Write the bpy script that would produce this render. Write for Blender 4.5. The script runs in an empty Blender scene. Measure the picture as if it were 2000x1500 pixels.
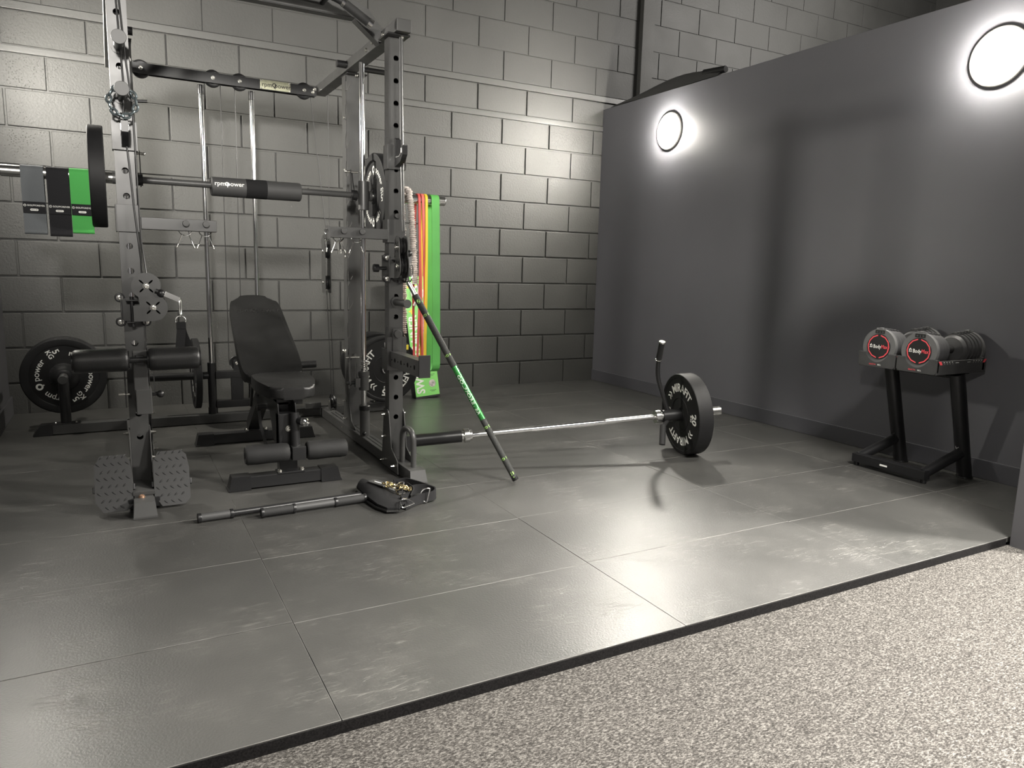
import bpy, bmesh, math, random
from mathutils import Vector, Matrix, Euler
random.seed(7)
SC = bpy.context.scene
COL = SC.collection
PI = math.pi

# ------------------------------------------------------------------ camera
def make_camera():
    loc = Vector((-3.8605, -5.5121, 1.0041))
    yaw, pitch, roll, f = 0.5011, 0.1584, 0.0259, 1424.14
    fw = Vector((math.sin(yaw)*math.cos(pitch), math.cos(yaw)*math.cos(pitch), -math.sin(pitch)))
    r = Vector((math.cos(yaw), -math.sin(yaw), 0)); u = r.cross(fw)
    r2 = math.cos(roll)*r + math.sin(roll)*u
    u2 = -math.sin(roll)*r + math.cos(roll)*u
    cam = bpy.data.cameras.new('camera'); o = bpy.data.objects.new('camera', cam); COL.objects.link(o)
    m = Matrix.Identity(4)
    for i in range(3):
        m[i][0] = r2[i]; m[i][1] = u2[i]; m[i][2] = -fw[i]; m[i][3] = loc[i]
    o.matrix_world = m
    cam.sensor_fit = 'HORIZONTAL'; cam.sensor_width = 36; cam.lens = f/2000*36
    cam.clip_start = 0.02; cam.clip_end = 60
    SC.camera = o
make_camera()

# ------------------------------------------------------------------ world, exposure, lights
W = bpy.data.worlds.new('world'); SC.world = W; W.use_nodes = True
W.node_tree.nodes['Background'].inputs[0].default_value = (1.0, 0.98, 0.95, 1)
W.node_tree.nodes['Background'].inputs[1].default_value = 0.0
SC.view_settings.view_transform = 'Standard'
SC.view_settings.look = 'None'
SC.view_settings.exposure = 1.3
SC.view_settings.gamma = 1.0
SC.view_settings.use_curve_mapping = False

LAMP_STRENGTH = 320.0           # radiance of the round wall lamps
LAMP_COL = (1.0, 0.955, 0.86)
def area(name, loc, target, sx, sy, power, col=(1.0, 0.96, 0.90), shape='RECTANGLE', spread=PI):
    l = bpy.data.lights.new(name, 'AREA'); l.shape = shape; l.size = sx; l.size_y = sy
    l.energy = power; l.color = col; l.spread = spread
    o = bpy.data.objects.new(name, l); COL.objects.link(o); o.location = loc
    d = Vector(target) - Vector(loc)
    o.rotation_euler = d.to_track_quat('-Z', 'Y').to_euler()
    return o
# unseen lights above the gym: first read from the jamb shadow, others added
area('unseen_overhead_light', (0.55, -5.45, 2.9), (-0.3, -4.9, 0), 0.35, 0.35, 165, spread=2.1)
area('unseen_overhead_light', (-1.7, -5.6, 3.4), (-1.7, -5.4, 0), 1.2, 0.6, 158, spread=1.75)  # added overhead to brighten the near rubber floor and carpet
area('added_rack_spot', (-4.25, -6.6, 2.35), (-3.35, -1.9, 1.98), 0.25, 0.25, 6.0, spread=0.62)  # unseen spot added to brighten the upper part of the rack
area('unseen_overhead_light', (2.3, -2.2, 3.6), (1.6, 0.0, 2.9), 1.0, 0.6, 50)  # added to brighten the upper wall beyond the partition

# ------------------------------------------------------------------ materials
def new_mat(name):
    m = bpy.data.materials.new(name); m.use_nodes = True
    nt = m.node_tree; b = nt.nodes['Principled BSDF']
    return m, nt, b
def lk(nt, a, b): nt.links.new(a, b)
def mat(name, col, rough=0.5, metal=0.0, spec=0.5, var=0.0, vscale=12, bump=0.0, bscale=120, rvar=0.0, coat=0.0):
    m, nt, b = new_mat(name)
    b.inputs['Base Color'].default_value = (*col, 1); b.inputs['Roughness'].default_value = rough
    b.inputs['Metallic'].default_value = metal; b.inputs['Specular IOR Level'].default_value = spec
    if coat: b.inputs['Coat Weight'].default_value = coat; b.inputs['Coat Roughness'].default_value = 0.15
    tc = nt.nodes.new('ShaderNodeTexCoord')
    n = nt.nodes.new('ShaderNodeTexNoise'); n.inputs['Scale'].default_value = vscale; n.inputs['Detail'].default_value = 5
    lk(nt, tc.outputs['Object'], n.inputs['Vector'])
    if var:
        cr = nt.nodes.new('ShaderNodeValToRGB')
        cr.color_ramp.elements[0].position = 0.3; cr.color_ramp.elements[1].position = 0.7
        cr.color_ramp.elements[0].color = (*[c*(1-var) for c in col], 1)
        cr.color_ramp.elements[1].color = (*[min(1, c*(1+var)) for c in col], 1)
        lk(nt, n.outputs['Fac'], cr.inputs[0]); lk(nt, cr.outputs[0], b.inputs['Base Color'])
    if rvar:
        mr = nt.nodes.new('ShaderNodeMapRange'); mr.inputs['To Min'].default_value = max(0, rough-rvar); mr.inputs['To Max'].default_value = min(1, rough+rvar)
        mr.inputs['From Min'].default_value = 0.3; mr.inputs['From Max'].default_value = 0.7
        lk(nt, n.outputs['Fac'], mr.inputs[0]); lk(nt, mr.outputs[0], b.inputs['Roughness'])
    if bump:
        n2 = nt.nodes.new('ShaderNodeTexNoise'); n2.inputs['Scale'].default_value = bscale; n2.inputs['Detail'].default_value = 3
        lk(nt, tc.outputs['Object'], n2.inputs['Vector'])
        bp = nt.nodes.new('ShaderNodeBump'); bp.inputs['Strength'].default_value = bump; bp.inputs['Distance'].default_value = 0.002
        lk(nt, n2.outputs['Fac'], bp.inputs['Height']); lk(nt, bp.outputs[0], b.inputs['Normal'])
    return m
def emis(name, col, s):
    m, nt, b = new_mat(name)
    b.inputs['Base Color'].default_value = (*col, 1)
    b.inputs['Emission Color'].default_value = (*col, 1); b.inputs['Emission Strength'].default_value = s
    return m

def wall_block_mat(name, col, rough, pit):
    m, nt, b = new_mat(name)
    tc = nt.nodes.new('ShaderNodeTexCoord')
    big = nt.nodes.new('ShaderNodeTexNoise'); big.inputs['Scale'].default_value = 2.2; big.inputs['Detail'].default_value = 6
    lk(nt, tc.outputs['Object'], big.inputs['Vector'])
    cr = nt.nodes.new('ShaderNodeValToRGB')
    cr.color_ramp.elements[0].position = 0.25; cr.color_ramp.elements[1].position = 0.75
    cr.color_ramp.elements[0].color = (*[c*0.82 for c in col], 1); cr.color_ramp.elements[1].color = (*[c*1.15 for c in col], 1)
    lk(nt, big.outputs['Fac'], cr.inputs[0])
    # small chalky flecks
    fl = nt.nodes.new('ShaderNodeTexNoise'); fl.inputs['Scale'].default_value = 26; fl.inputs['Detail'].default_value = 4
    lk(nt, tc.outputs['Object'], fl.inputs['Vector'])
    fr = nt.nodes.new('ShaderNodeValToRGB'); fr.color_ramp.elements[0].position = 0.76; fr.color_ramp.elements[1].position = 0.80
    lk(nt, fl.outputs['Fac'], fr.inputs[0])
    mx = nt.nodes.new('ShaderNodeMixRGB'); mx.inputs['Color2'].default_value = (0.12, 0.12, 0.115, 1)
    lk(nt, fr.outputs[0], mx.inputs['Fac']); lk(nt, cr.outputs[0], mx.inputs['Color1'])
    lk(nt, mx.outputs[0], b.inputs['Base Color'])
    rr = nt.nodes.new('ShaderNodeMapRange'); rr.inputs['From Min'].default_value = 0.3; rr.inputs['From Max'].default_value = 0.7
    rr.inputs['To Min'].default_value = rough-0.05; rr.inputs['To Max'].default_value = rough+0.07
    lk(nt, big.outputs['Fac'], rr.inputs[0]); lk(nt, rr.outputs[0], b.inputs['Roughness'])
    peel = nt.nodes.new('ShaderNodeTexNoise'); peel.inputs['Scale'].default_value = 75; peel.inputs['Detail'].default_value = 4; peel.inputs['Roughness'].default_value = 0.6
    lk(nt, tc.outputs['Object'], peel.inputs['Vector'])
    vor = nt.nodes.new('ShaderNodeTexVoronoi'); vor.inputs['Scale'].default_value = 85
    lk(nt, tc.outputs['Object'], vor.inputs['Vector'])
    vr = nt.nodes.new('ShaderNodeValToRGB'); vr.color_ramp.elements[0].position = 0.05; vr.color_ramp.elements[1].position = 0.24
    lk(nt, vor.outputs['Distance'], vr.inputs[0])
    gate = nt.nodes.new('ShaderNodeTexNoise'); gate.inputs['Scale'].default_value = 5; gate.inputs['Detail'].default_value = 2
    lk(nt, tc.outputs['Object'], gate.inputs['Vector'])
    gr = nt.nodes.new('ShaderNodeValToRGB'); gr.color_ramp.elements[0].position = 0.5; gr.color_ramp.elements[1].position = 0.62
    lk(nt, gate.outputs['Fac'], gr.inputs[0])
    inv = nt.nodes.new('ShaderNodeMath'); inv.operation = 'SUBTRACT'; inv.inputs[0].default_value = 1.0; lk(nt, vr.outputs[0], inv.inputs[1])
    pm = nt.nodes.new('ShaderNodeMath'); pm.operation = 'MULTIPLY'; lk(nt, inv.outputs[0], pm.inputs[0]); lk(nt, gr.outputs[0], pm.inputs[1])
    ps = nt.nodes.new('ShaderNodeMath'); ps.operation = 'MULTIPLY'; ps.inputs[1].default_value = pit; lk(nt, pm.outputs[0], ps.inputs[0])
    sb = nt.nodes.new('ShaderNodeMath'); sb.operation = 'SUBTRACT'; lk(nt, peel.outputs['Fac'], sb.inputs[0]); lk(nt, ps.outputs[0], sb.inputs[1])
    bp = nt.nodes.new('ShaderNodeBump'); bp.inputs['Strength'].default_value = 0.55; bp.inputs['Distance'].default_value = 0.003
    lk(nt, sb.outputs[0], bp.inputs['Height']); lk(nt, bp.outputs[0], b.inputs['Normal'])
    return m

def rubber_floor_mat():
    m, nt, b = new_mat('rubber_floor'); b.inputs['Specular IOR Level'].default_value = 0.62
    tc = nt.nodes.new('ShaderNodeTexCoord')
    def noise(scale, detail=5, rough=0.5, vec=None, dist=0.0):
        n = nt.nodes.new('ShaderNodeTexNoise'); n.inputs['Scale'].default_value = scale; n.inputs['Detail'].default_value = detail
        n.inputs['Roughness'].default_value = rough; n.inputs['Distortion'].default_value = dist
        lk(nt, vec or tc.outputs['Object'], n.inputs['Vector']); return n
    def ramp(src, p0, p1, c0=(0, 0, 0, 1), c1=(1, 1, 1, 1)):
        r = nt.nodes.new('ShaderNodeValToRGB'); r.color_ramp.elements[0].position = p0; r.color_ramp.elements[1].position = p1
        r.color_ramp.elements[0].color = c0; r.color_ramp.elements[1].color = c1; lk(nt, src, r.inputs[0]); return r
    big = noise(1.1, 6, 0.6)
    base = ramp(big.outputs['Fac'], 0.3, 0.72, (0.034, 0.034, 0.032, 1), (0.051, 0.050, 0.047, 1))
    # dusty shoe scuffs: short tread strokes inside soft patches
    def math2(op, a, b=None, v=None):
        n = nt.nodes.new('ShaderNodeMath'); n.operation = op; lk(nt, a, n.inputs[0])
        if b is not None: lk(nt, b, n.inputs[1])
        if v is not None: n.inputs[1].default_value = v
        return n.outputs[0]
    gate = ramp(noise(3.2, 3, 0.55).outputs['Fac'], 0.47, 0.68).outputs[0]
    strokes = None
    for rot, sc, lo in ((0.35, 1.0, 0.56), (-0.5, 1.3, 0.60)):
        mp = nt.nodes.new('ShaderNodeMapping'); mp.inputs['Scale'].default_value = (14*sc, 70*sc, 1); mp.inputs['Rotation'].default_value = (0, 0, rot)
        lk(nt, tc.outputs['Object'], mp.inputs['Vector'])
        r = ramp(noise(1.0, 4, 0.65, mp.outputs[0], 0.9).outputs['Fac'], lo, lo+0.14).outputs[0]
        strokes = r if strokes is None else math2('MAXIMUM', strokes, r)
    tread_s = math2('MULTIPLY', strokes, gate)
    specks = ramp(noise(70, 2, 0.5).outputs['Fac'], 0.72, 0.78).outputs[0]
    marks = math2('MAXIMUM', tread_s, math2('MULTIPLY', specks, gate))
    haze = math2('MULTIPLY', gate, ramp(noise(11, 5, 0.7).outputs['Fac'], 0.4, 0.75).outputs[0])
    mx = nt.nodes.new('ShaderNodeMixRGB'); mx.inputs['Color2'].default_value = (0.105, 0.102, 0.094, 1)
    lk(nt, math2('MULTIPLY', haze, v=0.42), mx.inputs['Fac']); lk(nt, base.outputs[0], mx.inputs['Color1'])
    mx2 = nt.nodes.new('ShaderNodeMixRGB'); mx2.inputs['Color2'].default_value = (0.17, 0.165, 0.152, 1)
    lk(nt, math2('MULTIPLY', marks, v=0.5), mx2.inputs['Fac']); lk(nt, mx.outputs[0], mx2.inputs['Color1'])
    lk(nt, mx2.outputs[0], b.inputs['Base Color'])
    tread = mx2
    mr = nt.nodes.new('ShaderNodeMapRange'); mr.inputs['From Min'].default_value = 0.3; mr.inputs['From Max'].default_value = 0.7
    mr.inputs['To Min'].default_value = 0.30; mr.inputs['To Max'].default_value = 0.42
    lk(nt, big.outputs['Fac'], mr.inputs[0]); lk(nt, mr.outputs[0], b.inputs['Roughness'])
    fine = noise(160, 3, 0.6)
    ad = nt.nodes.new('ShaderNodeMath'); ad.operation = 'MULTIPLY_ADD'; ad.inputs[1].default_value = 1.4
    lk(nt, marks, ad.inputs[0]); lk(nt, fine.outputs['Fac'], ad.inputs[2])
    bp = nt.nodes.new('ShaderNodeBump'); bp.inputs['Strength'].default_value = 0.35; bp.inputs['Distance'].default_value = 0.002
    lk(nt, ad.outputs[0], bp.inputs['Height']); lk(nt, bp.outputs[0], b.inputs['Normal'])
    return m

def carpet_mat():
    m, nt, b = new_mat('flecked_carpet')
    tc = nt.nodes.new('ShaderNodeTexCoord')
    mp = nt.nodes.new('ShaderNodeMapping'); mp.inputs['Scale'].default_value = (1, 1.9, 1); lk(nt, tc.outputs['Object'], mp.inputs['Vector'])
    n = nt.nodes.new('ShaderNodeTexNoise'); n.inputs['Scale'].default_value = 150; n.inputs['Detail'].default_value = 3; n.inputs['Roughness'].default_value = 0.7
    lk(nt, mp.outputs[0], n.inputs['Vector'])
    cr = nt.nodes.new('ShaderNodeValToRGB'); e = cr.color_ramp.elements
    e[0].position = 0.33; e[0].color = (0.010, 0.0092, 0.0084, 1); e[1].position = 0.68; e[1].color = (0.135, 0.128, 0.118, 1)
    k = e.new(0.5); k.color = (0.043, 0.040, 0.0365, 1)
    lk(nt, n.outputs['Fac'], cr.inputs[0]); lk(nt, cr.outputs[0], b.inputs['Base Color'])
    b.inputs['Roughness'].default_value = 0.95; b.inputs['Specular IOR Level'].default_value = 0.1
    bp = nt.nodes.new('ShaderNodeBump'); bp.inputs['Strength'].default_value = 0.6; bp.inputs['Distance'].default_value = 0.004
    lk(nt, n.outputs['Fac'], bp.inputs['Height']); lk(nt, bp.outputs[0], b.inputs['Normal'])
    return m

M = {}
M['block'] = wall_block_mat('painted_block', (0.052, 0.052, 0.049), 0.51, 1.3)
M['block_matte'] = wall_block_mat('matte_painted_block', (0.045, 0.045, 0.043), 0.62, 0.5)
M['plaster'] = mat('dark_plaster', (0.112, 0.112, 0.124), 0.5, var=0.06, vscale=1.5, bump=0.1, bscale=90)
M['plaster_shaded'] = mat('shaded_plaster', (0.046, 0.045, 0.048), 0.5, var=0.06, vscale=1.5, bump=0.1, bscale=90)  # wall plaster with the shade of left wall and jamb put into the colour
M['skirting'] = mat('dark_skirting', (0.080, 0.080, 0.090), 0.42)
M['trim'] = mat('painted_trim', (0.066, 0.066, 0.064), 0.42, bump=0.3, bscale=60)
M['ceiling'] = mat('dark_ceiling', (0.05, 0.05, 0.05), 0.9)
M['rubber_floor'] = rubber_floor_mat()
M['mat_edge'] = mat('mat_edge', (0.006, 0.0055, 0.0055), 0.9, spec=0.1, var=0.6, vscale=260)
M['mat_dust_highlight'] = mat('dusty_tile_highlight', (0.105, 0.103, 0.096), 0.8, var=0.5, vscale=14)  # seam highlight painted as paler bevel edges, with some dust
M['tread_steel'] = mat('tread_steel', (0.020, 0.020, 0.020), 0.5, bump=0.1, bscale=200)
M['carpet'] = carpet_mat()
M['steel'] = mat('black_powder_steel', (0.052, 0.052, 0.051), 0.38, spec=0.6, var=0.05, bump=0.12, bscale=500, rvar=0.05)
M['steel_dark'] = mat('satin_black_steel', (0.012, 0.012, 0.0125), 0.36, bump=0.08, bscale=500)
M['chrome'] = mat('chrome', (0.82, 0.82, 0.81), 0.10, metal=1.0)
M['brushed'] = mat('brushed_steel', (0.62, 0.62, 0.60), 0.26, metal=1.0)
M['bolt'] = mat('zinc_bolt', (0.72, 0.71, 0.66), 0.25, metal=1.0)
M['brass'] = mat('gold_chain', (0.86, 0.74, 0.46), 0.25, metal=1.0)
M['plastic'] = mat('black_plastic', (0.008, 0.008, 0.0085), 0.38)
M['endcap'] = mat('grey_endcap', (0.050, 0.050, 0.049), 0.5)
M['rubber'] = mat('black_rubber', (0.008, 0.008, 0.0085), 0.6, spec=0.3, var=0.15, vscale=20, bump=0.08, bscale=300)
M['rubber_face'] = mat('black_rubber_face', (0.010, 0.010, 0.011), 0.45)
M['vinyl'] = mat('black_vinyl', (0.010, 0.010, 0.010), 0.42, bump=0.25, bscale=260, rvar=0.05)
M['foam'] = mat('black_foam', (0.010, 0.010, 0.010), 0.75, bump=0.35, bscale=400)
M['padfoam'] = mat('grey_pad_foam', (0.040, 0.040, 0.040), 0.6, bump=0.15, bscale=300)
M['webbing'] = mat('black_webbing', (0.009, 0.009, 0.0095), 0.85, spec=0.25, bump=0.5, bscale=420)
M['white_print'] = mat('white_print', (0.80, 0.80, 0.76), 0.55)
M['dark_print'] = mat('dark_print', (0.03, 0.028, 0.02), 0.5)
M['emboss'] = mat('embossed_print', (0.022, 0.022, 0.022), 0.25)
M['nameplate'] = mat('pale_nameplate', (0.42, 0.42, 0.30), 0.35, metal=0.6, var=0.12, vscale=60)
M['cable'] = mat('black_cable', (0.03, 0.03, 0.03), 0.3)
M['green_band'] = mat('green_latex', (0.12, 0.46, 0.10), 0.5, var=0.08, vscale=8)
M['green_fabric'] = mat('green_fabric', (0.075, 0.40, 0.085), 0.85, bump=0.4, bscale=500)
M['grey_fabric'] = mat('grey_fabric', (0.125, 0.135, 0.142), 0.85, bump=0.4, bscale=500)
M['black_fabric'] = mat('black_fabric', (0.009, 0.009, 0.011), 0.85, bump=0.4, bscale=500)
M['red_band'] = mat('red_latex', (0.66, 0.10, 0.09), 0.5)
M['coral_band'] = mat('coral_latex', (0.75, 0.17, 0.14), 0.5)
M['yellow_band'] = mat('yellow_latex', (0.85, 0.62, 0.05), 0.5)
M['rope'] = mat('beige_sleeve', (0.62, 0.56, 0.52), 0.85, var=0.3, vscale=90, bump=0.5, bscale=200)
M['box_green'] = mat('lime_carton', (0.24, 0.66, 0.16), 0.45)
M['box_black'] = mat('black_carton', (0.012, 0.012, 0.012), 0.45)
M['stick_green'] = mat('anodised_green', (0.10, 0.50, 0.13), 0.22, metal=0.75)
M['lime_print'] = mat('lime_print', (0.42, 0.80, 0.18), 0.5)
M['grip'] = mat('textured_grip', (0.032, 0.033, 0.031), 0.7, var=0.25, vscale=160, bump=0.6, bscale=260)
M['red_print'] = mat('red_print', (0.85, 0.09, 0.11), 0.5)
M['dumbbell'] = mat('dark_grey_dumbbell', (0.060, 0.060, 0.062), 0.45, var=0.1, vscale=30)
M['dumbbell_cap'] = mat('grey_dumbbell_cap', (0.13, 0.13, 0.13), 0.45)
M['tray'] = mat('dark_tray_plastic', (0.045, 0.045, 0.045), 0.45, var=0.25, vscale=9)
M['stand'] = mat('matt_black_stand', (0.008, 0.008, 0.009), 0.42)
M['photo_grey'] = mat('printed_photo', (0.50, 0.46, 0.44), 0.6, var=0.6, vscale=40)
M['yellow_tag'] = mat('yellow_tag', (0.85, 0.75, 0.05), 0.6)
M['sheet'] = mat('grey_sheet', (0.055, 0.055, 0.055), 0.4)
M['teal_steel'] = mat('dark_chain_steel', (0.16, 0.19, 0.20), 0.3, metal=0.8)
M['lamp_ring'] = mat('white_lamp_ring', (0.75, 0.73, 0.69), 0.5)
M['lamp'] = emis('lamp_disc', LAMP_COL, LAMP_STRENGTH)
M['lamp_front'] = emis('front_lamp_disc', LAMP_COL, LAMP_STRENGTH*0.5)
M['lamp_bright'] = emis('bright_lamp_disc', LAMP_COL, LAMP_STRENGTH*0.85)
M['void'] = mat('matt_black_opening', (0.002, 0.002, 0.002), 1.0, spec=0.0)
M['copper'] = mat('copper_bolt', (0.75, 0.5, 0.35), 0.35, metal=0.9)

# ------------------------------------------------------------------ mesh helpers
BM = bmesh.new
def V(*a): return Vector(a)
def _bev(bm, verts, off, seg):
    es = set()
    for v in verts:
        for e in v.link_edges: es.add(e)
    bmesh.ops.bevel(bm, geom=list(es), offset=off, segments=seg, affect='EDGES', profile=0.5)
def obox(bm, c, ax, h, bev=0.0, seg=2):
    c = Vector(c); vs = []
    for i in (-1, 1):
        for j in (-1, 1):
            for k in (-1, 1):
                vs.append(bm.verts.new(c + ax[0]*h[0]*i + ax[1]*h[1]*j + ax[2]*h[2]*k))
    for f in ((0,1,3,2),(4,6,7,5),(0,4,5,1),(2,3,7,6),(0,2,6,4),(1,5,7,3)):
        bm.faces.new([vs[i] for i in f])
    if bev: _bev(bm, vs, bev, seg)
AX = (Vector((1,0,0)), Vector((0,1,0)), Vector((0,0,1)))
def box(bm, x0, x1, y0, y1, z0, z1, bev=0.0, seg=2):
    obox(bm, ((x0+x1)/2, (y0+y1)/2, (z0+z1)/2), AX, (abs(x1-x0)/2, abs(y1-y0)/2, abs(z1-z0)/2), bev, seg)
def frame(d):
    d = Vector(d).normalized()
    t = Vector((0,0,1)) if abs(d.z) < 0.9 else Vector((0,1,0))
    u = d.cross(t).normalized(); v = u.cross(d).normalized()
    return u, v, d
def rings(bm, rl, closed_u=False, cap0=True, cap1=True):
    vr = [[bm.verts.new(p) for p in r] for r in rl]
    n = len(vr[0]); m = len(vr)
    for i in range(m if closed_u else m-1):
        a, b = vr[i], vr[(i+1) % m]
        for j in range(n):
            k = (j+1) % n
            bm.faces.new((a[j], a[k], b[k], b[j]))
    if not closed_u:
        if cap0: bm.faces.new(list(reversed(vr[0])))
        if cap1: bm.faces.new(vr[-1])
    return vr
def tube(bm, p0, p1, r, r2=None, n=16, bev=0.0):
    p0, p1 = Vector(p0), Vector(p1); u, v, d = frame(p1-p0); r2 = r if r2 is None else r2
    prof = [(r, 0.0), (r2, (p1-p0).length)]
    if bev:
        L = (p1-p0).length
        prof = [(r-bev, 0), (r-bev*0.3, bev*0.3), (r, bev), (r2, L-bev), (r2-bev*0.3, L-bev*0.3), (r2-bev, L)]
    rings(bm, [[p0 + d*h + (u*math.cos(2*PI*i/n) + v*math.sin(2*PI*i/n))*q for i in range(n)] for q, h in prof])
def lathe(bm, prof, o, axis, n=48, hole=False):
    o = Vector(o); u, v, d = frame(axis)
    rl = [[o + d*h + (u*math.cos(2*PI*i/n) + v*math.sin(2*PI*i/n))*r for i in range(n)] for r, h in prof]
    rings(bm, rl, closed_u=hole)
def rounded(pts, rad, seg=6, closed=False):
    pts = [Vector(p) for p in pts]; out = []; n = len(pts)
    for i, p in enumerate(pts):
        if not closed and i in (0, n-1): out.append(p); continue
        a, b = pts[i-1], pts[(i+1) % n]
        da, db = (a-p), (b-p); q = min(rad, da.length*0.49, db.length*0.49)
        s, e = p + da.normalized()*q, p + db.normalized()*q
        for k in range(seg+1):
            t = k/seg
            out.append(s*(1-t)**2 + p*2*t*(1-t) + e*t*t)
    return out
def section_sweep(bm, pts, sec, up=None, closed=False):
    """sec: list of (a,b) in the (side, up) frame; parallel transported along pts"""
    pts = [Vector(p) for p in pts]; n = len(pts); rl = []
    def tan(i):
        if closed: return (pts[(i+1) % n]-pts[i-1]).normalized()
        return (pts[min(i+1, n-1)]-pts[max(i-1, 0)]).normalized()
    t0 = tan(0); u, v, _ = frame(t0)
    if up is not None:
        v = Vector(up); v = (v - t0*v.dot(t0)).normalized(); u = t0.cross(v)
    pt = t0
    for i in range(n):
        t = tan(i)
        if up is not None:
            v = Vector(up); v = (v - t*v.dot(t)).normalized(); u = t.cross(v)
        else:
            q = pt.rotation_difference(t); u = q @ u; v = q @ v
        pt = t
        rl.append([pts[i] + u*a + v*b for a, b in sec])
    rings(bm, rl, closed_u=closed)
def circ(r, n=10): return [(r*math.cos(2*PI*i/n), r*math.sin(2*PI*i/n)) for i in range(n)]
def sweep(bm, pts, r, n=10, closed=False): section_sweep(bm, pts, circ(r, n), closed=closed)
def ribbon(bm, pts, wdir, w, t, closed=False):
    section_sweep(bm, pts, [(-t/2, -w/2), (t/2, -w/2), (t/2, w/2), (-t/2, w/2)], up=wdir, closed=closed)
def prism(bm, out, o, u, v, th, bev=0.0):
    o, u, v = Vector(o), Vector(u), Vector(v); n = u.cross(v).normalized()
    a = [bm.verts.new(o + u*x + v*y) for x, y in out]; b = [bm.verts.new(o + u*x + v*y + n*th) for x, y in out]
    bm.faces.new(list(reversed(a))); bm.faces.new(b); k = len(out); es = []
    for i in range(k):
        j = (i+1) % k
        bm.faces.new((a[i], a[j], b[j], b[i]))
    if bev:
        es = [e for vv in (a, b) for i in range(k) for e in vv[i].link_edges if e.other_vert(vv[i]) in vv]
        bmesh.ops.bevel(bm, geom=list(set(es)), offset=bev, segments=2, affect='EDGES', profile=0.5)
def sphere(bm, c, r, sx=1, sy=1, sz=1, n=16):
    m = Matrix.Translation(Vector(c)) @ Matrix.Diagonal((sx, sy, sz, 1))
    bmesh.ops.create_uvsphere(bm, u_segments=n, v_segments=n//2+2, radius=r, matrix=m)
def ring(bm, c, normal, R, r, n=28, m=8, sx=1.0):
    u, v, d = frame(normal)
    sweep(bm, [Vector(c) + u*math.cos(2*PI*i/n)*R*sx + v*math.sin(2*PI*i/n)*R for i in range(n)], r, m, closed=True)
def bolt(bm, c, axis, r=0.009, h=0.007):
    c = Vector(c); u, v, d = frame(axis)
    lathe(bm, [(r*1.15, 0), (r*1.15, h*0.3), (r, h*0.3), (r, h*0.8), (r*0.8, h), (r*0.45, h), (r*0.4, h*0.6)], c, d, 12)
def nut(bm, c, axis, r=0.009):
    c = Vector(c); u, v, d = frame(axis)
    lathe(bm, [(r*1.2, 0), (r*1.2, 0.002), (r, 0.002), (r, 0.010), (r*0.5, 0.010), (r*0.5, 0.020)], c, d, 6)

WM = {}
def wmat(o): return WM.get(o.name, Matrix.Identity(4))
def mesh_from(bm, name, inv=None, smooth=True, ang=38):
    if inv is not None: bm.transform(inv)
    bmesh.ops.recalc_face_normals(bm, faces=bm.faces)
    me = bpy.data.meshes.new(name); bm.to_mesh(me); bm.free()
    if smooth and len(me.polygons):
        me.polygons.foreach_set('use_smooth', [True]*len(me.polygons)); me.set_sharp_from_angle(angle=math.radians(ang))
    return me
PIECES = {'bolt', 'foot_cap', 'weight_horn', 'grip', 'roller_end', 'foot_pad', 'inner_guard', 'collar', 'rod_collar', 'arm_pin', 'gusset', 'slot', 'stub_tube', 'axle_bolt',
          'top_plate', 'ring', 'rubber_stop', 'vent_slot', 'grip_cap', 'pulley_bracket_', 'grip_collar', 'strap', 'end_cap', 'photo', 'piping', 'hub_ring', 'adjuster', 'small_hole', 'locking_pin', 'embossed_lettering_'}
def islands(bm):
    """split a bmesh into its connected pieces"""
    seen = {}; out = []
    bm.verts.ensure_lookup_table(); bm.verts.index_update()
    for v in bm.verts:
        if v.index in seen: continue
        k = len(out); stack = [v]; seen[v.index] = k; members = [v]
        while stack:
            w = stack.pop()
            for e in w.link_edges:
                o = e.other_vert(w)
                if o.index not in seen: seen[o.index] = k; stack.append(o); members.append(o)
        out.append(members)
    if len(out) == 1: return [bm]
    res = []
    for members in out:
        nb = bmesh.new(); mp = {v.index: nb.verts.new(v.co) for v in members}; done = set()
        for v in members:
            for f in v.link_faces:
                if f in done: continue
                done.add(f); nb.faces.new([mp[x.index] for x in f.verts])
        res.append(nb)
    bm.free()
    return res
def weighted(o, smooth):
    if smooth and len(o.data.polygons) > 5:
        w = o.modifiers.new('weighted_normal', 'WEIGHTED_NORMAL'); w.keep_sharp = True; w.weight = 60
    return o
def part(name, bm, m, parent=None, label=None, smooth=True, world=True, ang=38):
    """one mesh object; world=True: bm is in world coordinates and is moved into the parent's space"""
    inv = wmat(parent).inverted() if (parent is not None and world) else None
    if name in PIECES:
        pieces = islands(bm)
        if len(pieces) > 1:
            return [part(name, q, m, parent, label, smooth, world, ang) for q in pieces][0]
        bm = pieces[0]
    me = mesh_from(bm, name, inv, smooth, ang)
    for mm in (m if isinstance(m, (list, tuple)) else [m]): me.materials.append(M[mm])
    o = weighted(bpy.data.objects.new(name, me), smooth); COL.objects.link(o)
    if parent is not None:
        o.parent = parent; WM[o.name] = wmat(parent).copy()
    if label: o['label'] = label
    return o
def tag(o, label, cat, group=None):
    o['label'] = label; o['category'] = cat
    if group: o['group'] = group
    return o
def thing(name, label, cat, loc=(0,0,0), rot=None, group=None):
    o = bpy.data.objects.new(name, None); COL.objects.link(o)
    mt = Matrix.Translation(Vector(loc))
    if rot is not None: mt = mt @ rot.to_matrix().to_4x4()
    o.matrix_world = mt; WM[o.name] = mt.copy(); o.empty_display_size = 0.05
    return tag(o, label, cat, group)
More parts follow.
